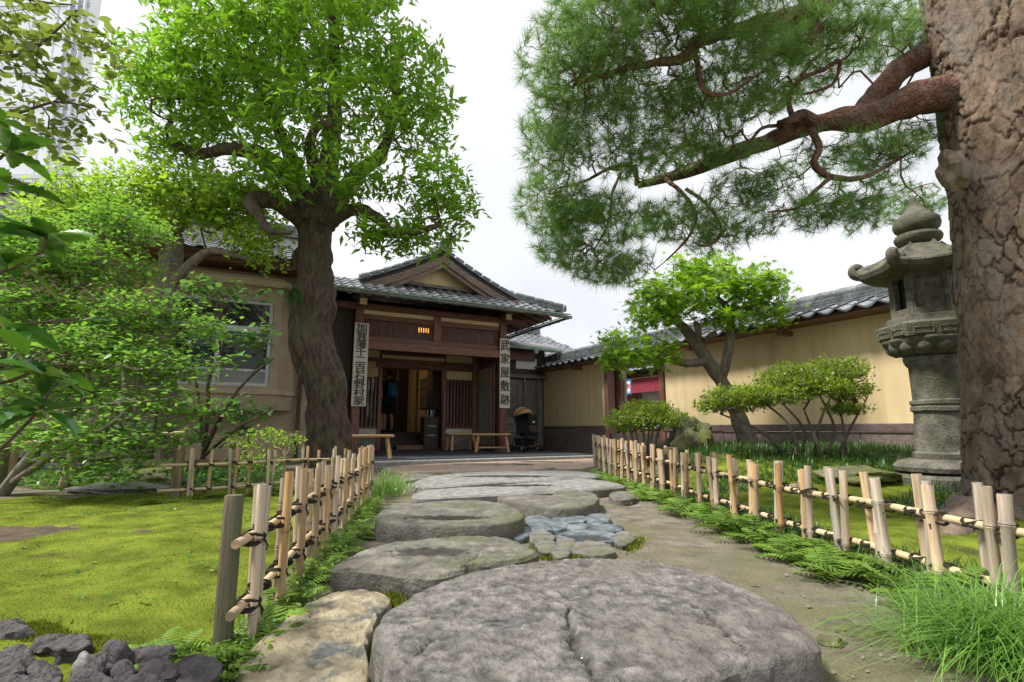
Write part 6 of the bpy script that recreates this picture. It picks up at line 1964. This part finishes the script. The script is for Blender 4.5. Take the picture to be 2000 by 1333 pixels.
apy = 666.5 - FPX * (-A[:, 1] * _s + (A[:, 2] - EYE) * _c) / dep
A = A[~((apx > 1722) & (apx < 1862) & (apy > 362) & (A[:, 1] < 5.2))]
Pn, par = grow(pl, A, .11, .5)
o = np.array(pb)
V, F, rad, kids = branch_mesh(Pn - o, par, .0013, .018)
tw = put('branches', npmesh('branches', V, F, PINEBR, smooth=True), pine); tw['kind'] = 'stuff'
tips = np.where((kids == 0) & (par >= 0) | ((rad < .0020) & (par >= 0) & (rng.random(len(rad)) < .6)))[0]
K = 40
dirn = Pn[tips] - Pn[par[tips]]; dirn /= np.maximum(np.linalg.norm(dirn, axis=1), 1e-6)[:, None]
dirn = dirn + np.array([0, 0, .25])
dd = np.repeat(dirn, K, 0) * .8 + rng.normal(size=(len(tips) * K, 3)) * .62
dd /= np.linalg.norm(dd, axis=1)[:, None]
pos = np.repeat(Pn[tips] - o, K, 0) + np.repeat(dirn, K, 0) * rng.uniform(-.05, .02, (len(tips) * K, 1))
yaw = np.arctan2(-dd[:, 0], dd[:, 1]); pit = np.arcsin(dd[:, 2].clip(-1, 1))
rnd = np.repeat(rng.random(len(tips)), K) * .6 + rng.random(len(tips) * K) * .4
V, F, Aa = scatter([(-.015, 0, 0), (.015, 0, 0), (0, 1, -.08)], NEEDLE[1], pos, rots(yaw, pit, rng.random(len(dd)) * 6.28), rng.uniform(.075, .125, len(dd)), rnd)
fo = put('needles', npmesh('needles', V, F, PINL, attrs={'rnd': Aa}), pine); fo['kind'] = 'stuff'

# ------------------------------------------------------------------ branch reaching in at the top left, and the broad leaved sprig nearest the viewer
Y = 2.6
tree('overhanging_branch', 'leafy branch hanging into the top left corner in front of the glass tower', 'branch', P(-60, 100, Y),
     [([P(-60, 120, Y), P(20, 110, Y), P(60, 100, Y), P(110, 60, Y), P(150, 20, Y)], [.012, .01, .008, .006, .004]), ([P(-60, 250, Y), P(40, 220, Y), P(110, 200, Y), P(180, 210, Y)], [.01, .008, .006, .004]),
      ([P(-40, -40, Y), P(60, 0, Y), P(140, 10, Y)], [.012, .008, .004])],
     [B(60, 60, Y, .22, .3, .16), B(120, 150, Y, .26, .3, .12), B(60, 220, Y, .26, .3, .1), B(200, 100, Y + .2, .14, .2, .12), B(170, 40, Y, .14, .2, .1), B(150, 240, Y + .2, .16, .3, .06), B(20, 130, Y, .2, .2, .2), B(100, 280, Y, .22, .2, .04), B(10, 10, Y, .2, .3, .2)],
     170, (TWIG, TWIG, DARL), OVAL, .060, 3, spread=.03, r0=.0014, rmax=.008, step=.07, thin=.0034, pitch=(-.1, .4))
hb = thing('holly_sprig', 'blurred sprig of large toothed glossy leaves closest to the viewer at the left edge', 'branch', P(-60, 640, 1.25))


def bigleaf(seed):
    rd = random.Random(seed)
    n = 13
    vs, fs = [], []
    for i in range(n + 1):
        t = i / n
        w = .215 * math.sin(math.pi * min(1, t * .93 + .03)) ** .85 * (1 + .22 * (i % 2))
        z = -.22 * t * t
        vs += [(-w, t, z + .4 * w), (-w * .5, t, z + .15 * w), (0, t, z), (w * .5, t, z + .15 * w), (w, t, z + .4 * w)]
    for i in range(n):
        for j in range(4): fs.append((i * 5 + j, i * 5 + j + 1, i * 5 + j + 6, i * 5 + j + 5))
    mb = MB(); mb.add(vs, fs)
    me = mb.mesh('leaf', HOLL, True)
    v = rd.random()
    me.attributes.new('rnd', 'FLOAT', 'POINT').data.foreach_set('value', [v] * len(vs))
    return me


BL = [bigleaf(i) for i in range(5)]
hbo = P(-60, 640, 1.25)
mb = MB()
for pts in ([(-60, 930), (20, 860), (80, 800), (110, 740)], [(-60, 640), (40, 634), (110, 628), (155, 622)], [(-60, 560), (30, 520), (85, 490), (100, 440)], [(-60, 330), (0, 310), (20, 290)], [(-60, 760), (20, 745), (80, 720)]):
    mb = MB(); mb.tube([P(x, y, 1.25) - hbo for x, y in pts], [.005, .004, .003, .002][:len(pts)], 6)
    mb.build('twig', TWIG, hb, True)
nodes = [(95, 470, 9, .072), (85, 730, 8, .07), (80, 800, 8, .07), (155, 622, 4, .04), (20, 300, 6, .07), (10, 360, 5, .065), (20, 520, 6, .08), (10, 640, 5, .07), (10, 800, 6, .07), (40, 440, 4, .07), (-10, 720, 5, .08), (0, 240, 4, .06)]
for x, y, k, s in nodes:
    a0 = random.uniform(0, 6)
    for i in range(k):
        a = a0 + 6.28 * i / k + random.uniform(-.3, .3)
        p = P(x + random.uniform(-8, 8), y + random.uniform(-8, 8), 1.25 + random.uniform(-.05, .06)) - hbo
        put('leaf', BL[(i * 3 + x) % 5], hb, p, (random.uniform(-.5, .6), random.uniform(-.5, .5), a), s * 1.45 * random.uniform(.75, 1.15))

# ------------------------------------------------------------------ ferns, grasses and ground cover
def fern_mesh(seed, nf=9):
    rd = random.Random(seed)
    parts_v, parts_f, at_ = [], [], []
    for f in range(nf):
        az = 6.283 * f / nf + rd.uniform(-.3, .3)
        L_, el = rd.uniform(.7, 1.1), rd.uniform(.5, 1.2)
        m = 10
        shade = rd.random()
        pts = []
        for i in range(m + 1):
            t = i / m
            a = el - 1.25 * t * t
            r = L_ * t * math.cos(el * .8) * 1.0
            z = L_ * (math.sin(el) * t - .55 * t * t)
            pts.append((r, z))
        for i in range(1, m):
            t = i / m
            r, z = pts[i]
            ln = .27 * L_ * math.sin(math.pi * (t * .86 + .13)) ** .8
            for sd_ in (-1, 1):
                b = len(parts_v)
                dr = .35
                tip = (r + ln * dr, sd_ * ln, z - .12 * ln)
                w_ = L_ / m * .34
                for q, ww in ((0.0, .5), (.3, 1.15), (.42, .75), (.62, .8), (1, .08)):
                    cx, cy, cz = r + (tip[0] - r) * q, sd_ * ln * q, z + (tip[2] - z) * q
                    parts_v.append((cx - w_ * ww, cy, cz)); parts_v.append((cx + w_ * ww, cy, cz + .01))
                for q in range(4): parts_f.append((b + q * 2, b + q * 2 + 1, b + q * 2 + 3, b + q * 2 + 2) if sd_ > 0 else (b + q * 2 + 1, b + q * 2, b + q * 2 + 2, b + q * 2 + 3))
                at_ += [shade * .55 + .45 * rd.random()] * 10
        b0 = len(parts_v) - (m - 1) * 20
        c_, s_ = math.cos(az), math.sin(az)
        for i in range(b0, len(parts_v)):
            x, y, z = parts_v[i]
            parts_v[i] = (x * c_ - y * s_, x * s_ + y * c_, z)
    return npmesh('fern', parts_v, parts_f, FERN, attrs={'rnd': at_})


FM = [fern_mesh(i, 7 + i % 3) for i in range(6)]


def ordinal(i):
    w = {1: 'first', 2: 'second', 3: 'third', 4: 'fourth', 5: 'fifth', 6: 'sixth', 7: 'seventh', 8: 'eighth', 9: 'ninth', 10: 'tenth'}
    return w.get(i) or '%d%s' % (i, {1: 'st', 2: 'nd', 3: 'rd'}.get(i % 10 if i // 10 != 1 else 0, 'th'))


def ferns(label, group, pts, s0, s1):
    i = 0
    for x, y in sorted(pts, key=lambda p: p[1]):
        o = put('fern', FM[random.randrange(6)], None, (x, y, gz(x, y) - .005), (random.uniform(-.15, .15), random.uniform(-.15, .15), random.uniform(0, 6.28)), random.uniform(s0, s1))
        i += 1
        prop(o, label % ordinal(i), 'fern', group)


ferns('%s fern from the near end in the row before the right bamboo fence', 'ferns along the right fence', [(xr(y) - random.uniform(.02, .32) * (1.1 - .05 * y), y) for y in [1.55 + .066 * i * (1 + .006 * i) + random.uniform(-.03, .03) for i in range(66)]] + [(xr(y) - random.uniform(.05, .25), y) for y in (1.75, 1.9, 2.2, 2.45, 2.7, 3.0, 3.3, 3.7, 4.1, 4.6)], .16, .27)
ferns('%s small fern from the near end behind the right bamboo fence', 'ferns behind the right fence', [(xr(y) + random.uniform(.06, .22), y) for y in [1.7 + .16 * i for i in range(18)]], .08, .14)
ferns('%s fern from the near end at the foot of the left bamboo fence', 'ferns along the left fence', [(xl(y) + random.uniform(.0, .09 if y < 2.6 else .15), y) for y in [1.42 + .09 * i + random.uniform(-.03, .03) for i in range(36)]], .10, .18)
ferns('%s nearest of the ferns round the weathered end post', 'ferns at the end post', [(-.86, 1.50), (-.92, 1.58), (-.72, 1.46), (-.70, 1.52), (-.80, 1.42), (-.71, 1.64), (-.96, 1.46)], .12, .18)
ferns('%s nearest dark fern at the foot of the rear bamboo fence', 'ferns along the rear fence', [(-2.7 + .1 * i + random.uniform(-.08, .08), 4.15 + .095 * i + random.uniform(-.12, .1)) for i in range(13)], .14, .22)
ferns('%s nearest fern between the edging rocks by the plaster house', 'ferns among the edging rocks', [onground(px, Y).to_2d() for px, Y in ((190, 5.6), (240, 5.8), (300, 5.6), (330, 6.3), (280, 6.9), (390, 6.2), (440, 6.0), (170, 6.3), (120, 5.5), (460, 6.6))], .18, .3)


def blades(name, label, cat, pts, n, ln, wd, mat, lean=(.3, .9), group=None, base=None, kind='stuff', curl=1.0):
    """arched grass blades, three segments each"""
    pts = np.asarray(pts)
    N = len(pts)
    az = rng.random(N) * 6.283
    L_ = ln * rng.uniform(.55, 1.1, N)
    le = rng.uniform(*lean, N)
    w_ = wd * rng.uniform(.7, 1.2, N)
    V = np.zeros((N, 9, 3))
    px_, py_ = -np.sin(az), np.cos(az)
    for j, t in enumerate((0, .3, .6, .82, 1)):
        r = L_ * le * t ** 1.6
        z = L_ * (t * (1.05 - .3 * le) - curl * .62 * le * t ** 2.6)
        c = np.stack([pts[:, 0] + np.cos(az) * r, pts[:, 1] + np.sin(az) * r, pts[:, 2] + z], 1)
        s = (w_ * (1, .95, .75, .45, 0)[j])[:, None] * np.stack([px_, py_, np.zeros(N)], 1)
        if j < 4: V[:, j * 2], V[:, j * 2 + 1] = c - s, c + s
        else: V[:, 8] = c
    fa = np.array([(0, 1, 3), (0, 3, 2), (2, 3, 5), (2, 5, 4), (4, 5, 7), (4, 7, 6), (6, 7, 8)])
    F = (fa[None] + (np.arange(N) * 9)[:, None, None]).reshape(-1, 3)
    rn = np.repeat(rng.random(N), 9)
    o = np.array(base if base is not None else (0, 0, 0))
    ob = put(name, npmesh(name, V.reshape(-1, 3) - o, F, mat, attrs={'rnd': rn}), loc=tuple(o))
    return prop(ob, label, cat, group, kind)


g0 = G(1975, 1285, 0)
pts = np.array([(g0.x + rng.normal(0, .10), g0.y + rng.normal(0, .07), 0) for _ in range(1700)])
blades('grass_tuft', 'big tuft of long arching bright green grass at the bottom right corner', 'grass tuft', pts, 620, .36, .0019, GRSL, (.5, 1.35), base=g0, kind=None, curl=.9)
pts = []
while len(pts) < 15000:
    x, y = rng.uniform(1.3, 5.2), rng.uniform(3.4, 8.4)
    if x < xr(y) + .12 or x > 1.32 + .53 * (14.18 - y) - .1: continue
    d = noise.noise(Vector((x * 1.5, y * 1.5, 30))) + .55 * sm((y - 4.2) / 1.5) - .1
    if d < rng.random() * .5: continue
    cx = round(x * 7) / 7 + .03 * math.sin(y * 40)
    pts.append((x * .45 + cx * .55, y, gz(x, y) - .01))
blades('dark_grass', 'dark green tufted grass covering the bank below the ochre wall', 'grass', pts, 0, .2, .0033, MONL, (.3, 1.0))
pts = []
while len(pts) < 2200:
    y = rng.uniform(1.35, 4.5)
    x = xr(y) + rng.normal(.06, .1)
    if noise.noise(Vector((x * 3, y * 3, 50))) + .1 < 0: continue
    pts.append((x, y, gz(x, y) - .01))
blades('dark_grass', 'dark grass growing through the pickets of the right bamboo fence', 'grass', pts, 0, .19, .0026, MONL, (.3, 1.0))
g1 = G(752, 965, 0)
pts = [(g1.x + rng.normal(0, .10), g1.y + rng.normal(0, .2), 0) for _ in range(420)]
blades('grass_tuft', 'loose light green grass clump at the far end of the left bamboo fence', 'grass tuft', pts, 0, .3, .003, GRSL, (.2, .9), base=g1, kind=None)

# low creeping leaves between the stones
def cover(label, fn, n, size, mat=None):
    pp = np.array(fn(n))
    V, F, Aa = leaves_at(pp, 3, OVAL, size, .012, (.2, .5))
    o = put('ground_cover', npmesh('ground_cover', V, F, mat or FERN, attrs={'rnd': Aa.clip(0, 1)}))
    prop(o, label, 'ground cover', kind='stuff')


def edge_pts(px, w, Yscale=1):
    def f(n):
        out = []
        path = smooth_path([G(x, y, 0) for x, y in px], 10)
        while len(out) < n:
            p = path[random.randrange(len(path))]
            x, y = p.x + random.gauss(0, w), p.y + random.gauss(0, w)
            if noise.noise(Vector((x * 5, y * 5, 70))) > -.12: out.append((x, y, gz(x, y) + random.uniform(0, .03)))
        return out
    return f


cover('creeping green leaves along the foot of the left bamboo fence', lambda n: [(xl(y) + abs(random.gauss(.05, .07)), y, gz(0, y) + random.uniform(0, .04)) for y in np.random.default_rng(3).uniform(1.3, 5.0, n)], 700, .016)
cover('creeping green leaves in the gaps beside the low notched stepping stone', edge_pts([(655, 1120), (740, 1140), (830, 1130), (905, 1118), (1000, 1102)], .035), 500, .02)
cover('small creeping leaves below the end post by the tan rock', edge_pts([(330, 1290), (400, 1285), (440, 1320), (470, 1260), (520, 1225)], .05), 500, .014)
cover('creeping leaves at the foot of the right bamboo fence', lambda n: [(xr(y) - abs(random.gauss(.06, .07)), y, gz(0, y) + random.uniform(0, .05)) for y in np.random.default_rng(4).uniform(1.4, 7.6, n)], 900, .018)
cover('broad green leaves filling the shady bed by the house', lambda n: [(p.x, p.y, gz(p.x, p.y) + random.uniform(0, .16)) for p in [onground(random.uniform(60, 560), random.uniform(5.5, 7.6)) for _ in range(n)]], 1500, .06, HEAL)
# moss cushions round the stones
def mosspad(label, px, w, n):
    pts = np.array(edge_pts(px, w)(n)); pts[:, 2] = np.array([gz(p[0], p[1]) for p in pts]) - .008
    tv = [(-.2, -.05, 0), (.2, .05, 0), (.0, .15, 1)]
    V, F, A_ = scatter(tv, [(0, 1, 2)], pts, rots(rng.random(n) * 6.28, rng.normal(0, .5, n), rng.normal(0, .5, n)), rng.uniform(.012, .026, n), rng.random(n))
    prop(put('moss', npmesh('moss', V, F, MOSSFUZZ, attrs={'rnd': A_ * .5})), label, 'moss', kind='stuff')
mosspad('moss along the left rim of the huge round stone', [(800, 1140), (745, 1185), (720, 1240), (740, 1300), (800, 1345)], .02, 9000)
mosspad('moss between the notched stone and the huge round stone', [(690, 1120), (800, 1140), (905, 1122), (1000, 1105)], .02, 6000)
mosspad('moss round the cobbles in the path', [(1000, 1040), (1050, 1080), (1120, 1090), (1180, 1085), (1230, 1065), (1240, 1040)], .025, 4500)
mosspad('moss among the dark purple kerb rocks', [(10, 1260), (60, 1262), (120, 1285), (170, 1278), (210, 1295), (265, 1285)], .025, 9000)

# fallen leaves on moss, stones and path
FALL = leafmat('fallen_leaf', (.10, .05, .02), (.34, .22, .08), .15)
pp = []
while len(pp) < 420:
    x, y = rng.uniform(-4.2, 3.6), rng.uniform(1.2, 8.5)
    on_lawn = lawn_left(x, y) > .05
    if not on_lawn and rng.random() < .35: continue
    pp.append((x, y, (mossh(lawn_left)(x, y) if on_lawn else gz(x, y)) + .008))
V, F, Aa = leaves_at(np.array(pp), 1, OVAL, .026, 0, (0, .12), roll=.2)
prop(put('fallen_leaves', npmesh('fallen_leaves', V, F, FALL, attrs={'rnd': Aa.clip(0, 1)})), 'small brown fallen leaves scattered over moss and path', 'fallen leaves', kind='stuff')
pp = np.array([(x, y, mossh(lawn_left)(x, y) + .006) for x, y in zip(rng.uniform(-4.2, -.9, 900), rng.uniform(1.4, 4.9, 900)) if lawn_left(x, y) > .05 and noise.noise(Vector((x * 2.4, y * 2.4, 44))) > .08])
V, F, Aa = leaves_at(pp, 4, HEART, .013, .012, (.2, .4))
prop(put('weeds', npmesh('weeds', V, F, HEAL, attrs={'rnd': Aa.clip(0, 1)})), 'tiny green weeds sprouting through the moss lawn', 'weeds', kind='stuff')
# grit and pebbles on the path
GRIT = M('grit', (.09, .08, .065), (.24, .21, .17), rough=.9, scale=3)
pp = []
while len(pp) < 1500:
    y = 1.1 + 7.5 * rng.random() ** 1.6
    x = xl(y) + (xr(y) - xl(y)) * rng.random()
    if noise.noise(Vector((x * 2, y * 2, 90))) > -.15: pp.append((x, y, gz(x, y) - .009))
pp = np.array(pp); n_ = len(pp)
tv = [(-.5, -.4, 0), (.5, -.5, 0), (.6, .4, .1), (-.4, .5, 0), (0, 0, .55)]
V, F, Aa = scatter(tv, [(0, 1, 4), (1, 2, 4), (2, 3, 4), (3, 0, 4)], pp, rots(rng.random(n_) * 6.28, rng.normal(0, .2, n_), rng.normal(0, .2, n_)), rng.gamma(2, .0032, n_).clip(.003, .02), rng.random(n_))
prop(put('gravel', npmesh('gravel', V, F, GRIT)), 'grit and small pebbles strewn over the sandy path', 'gravel', kind='stuff')

e0 = P(573, 585, 7.55)
pts = [(e0.x + rng.normal(0, .04), e0.y + rng.normal(0, .05), e0.z + rng.normal(0, .05)) for _ in range(150)]
blades('hanging_grass', 'tuft of drooping grass like fern growing on the left side of the oak trunk', 'fern', pts, 0, .5, .004, MONL, (.25, .7), base=e0, kind=None, curl=4.2)
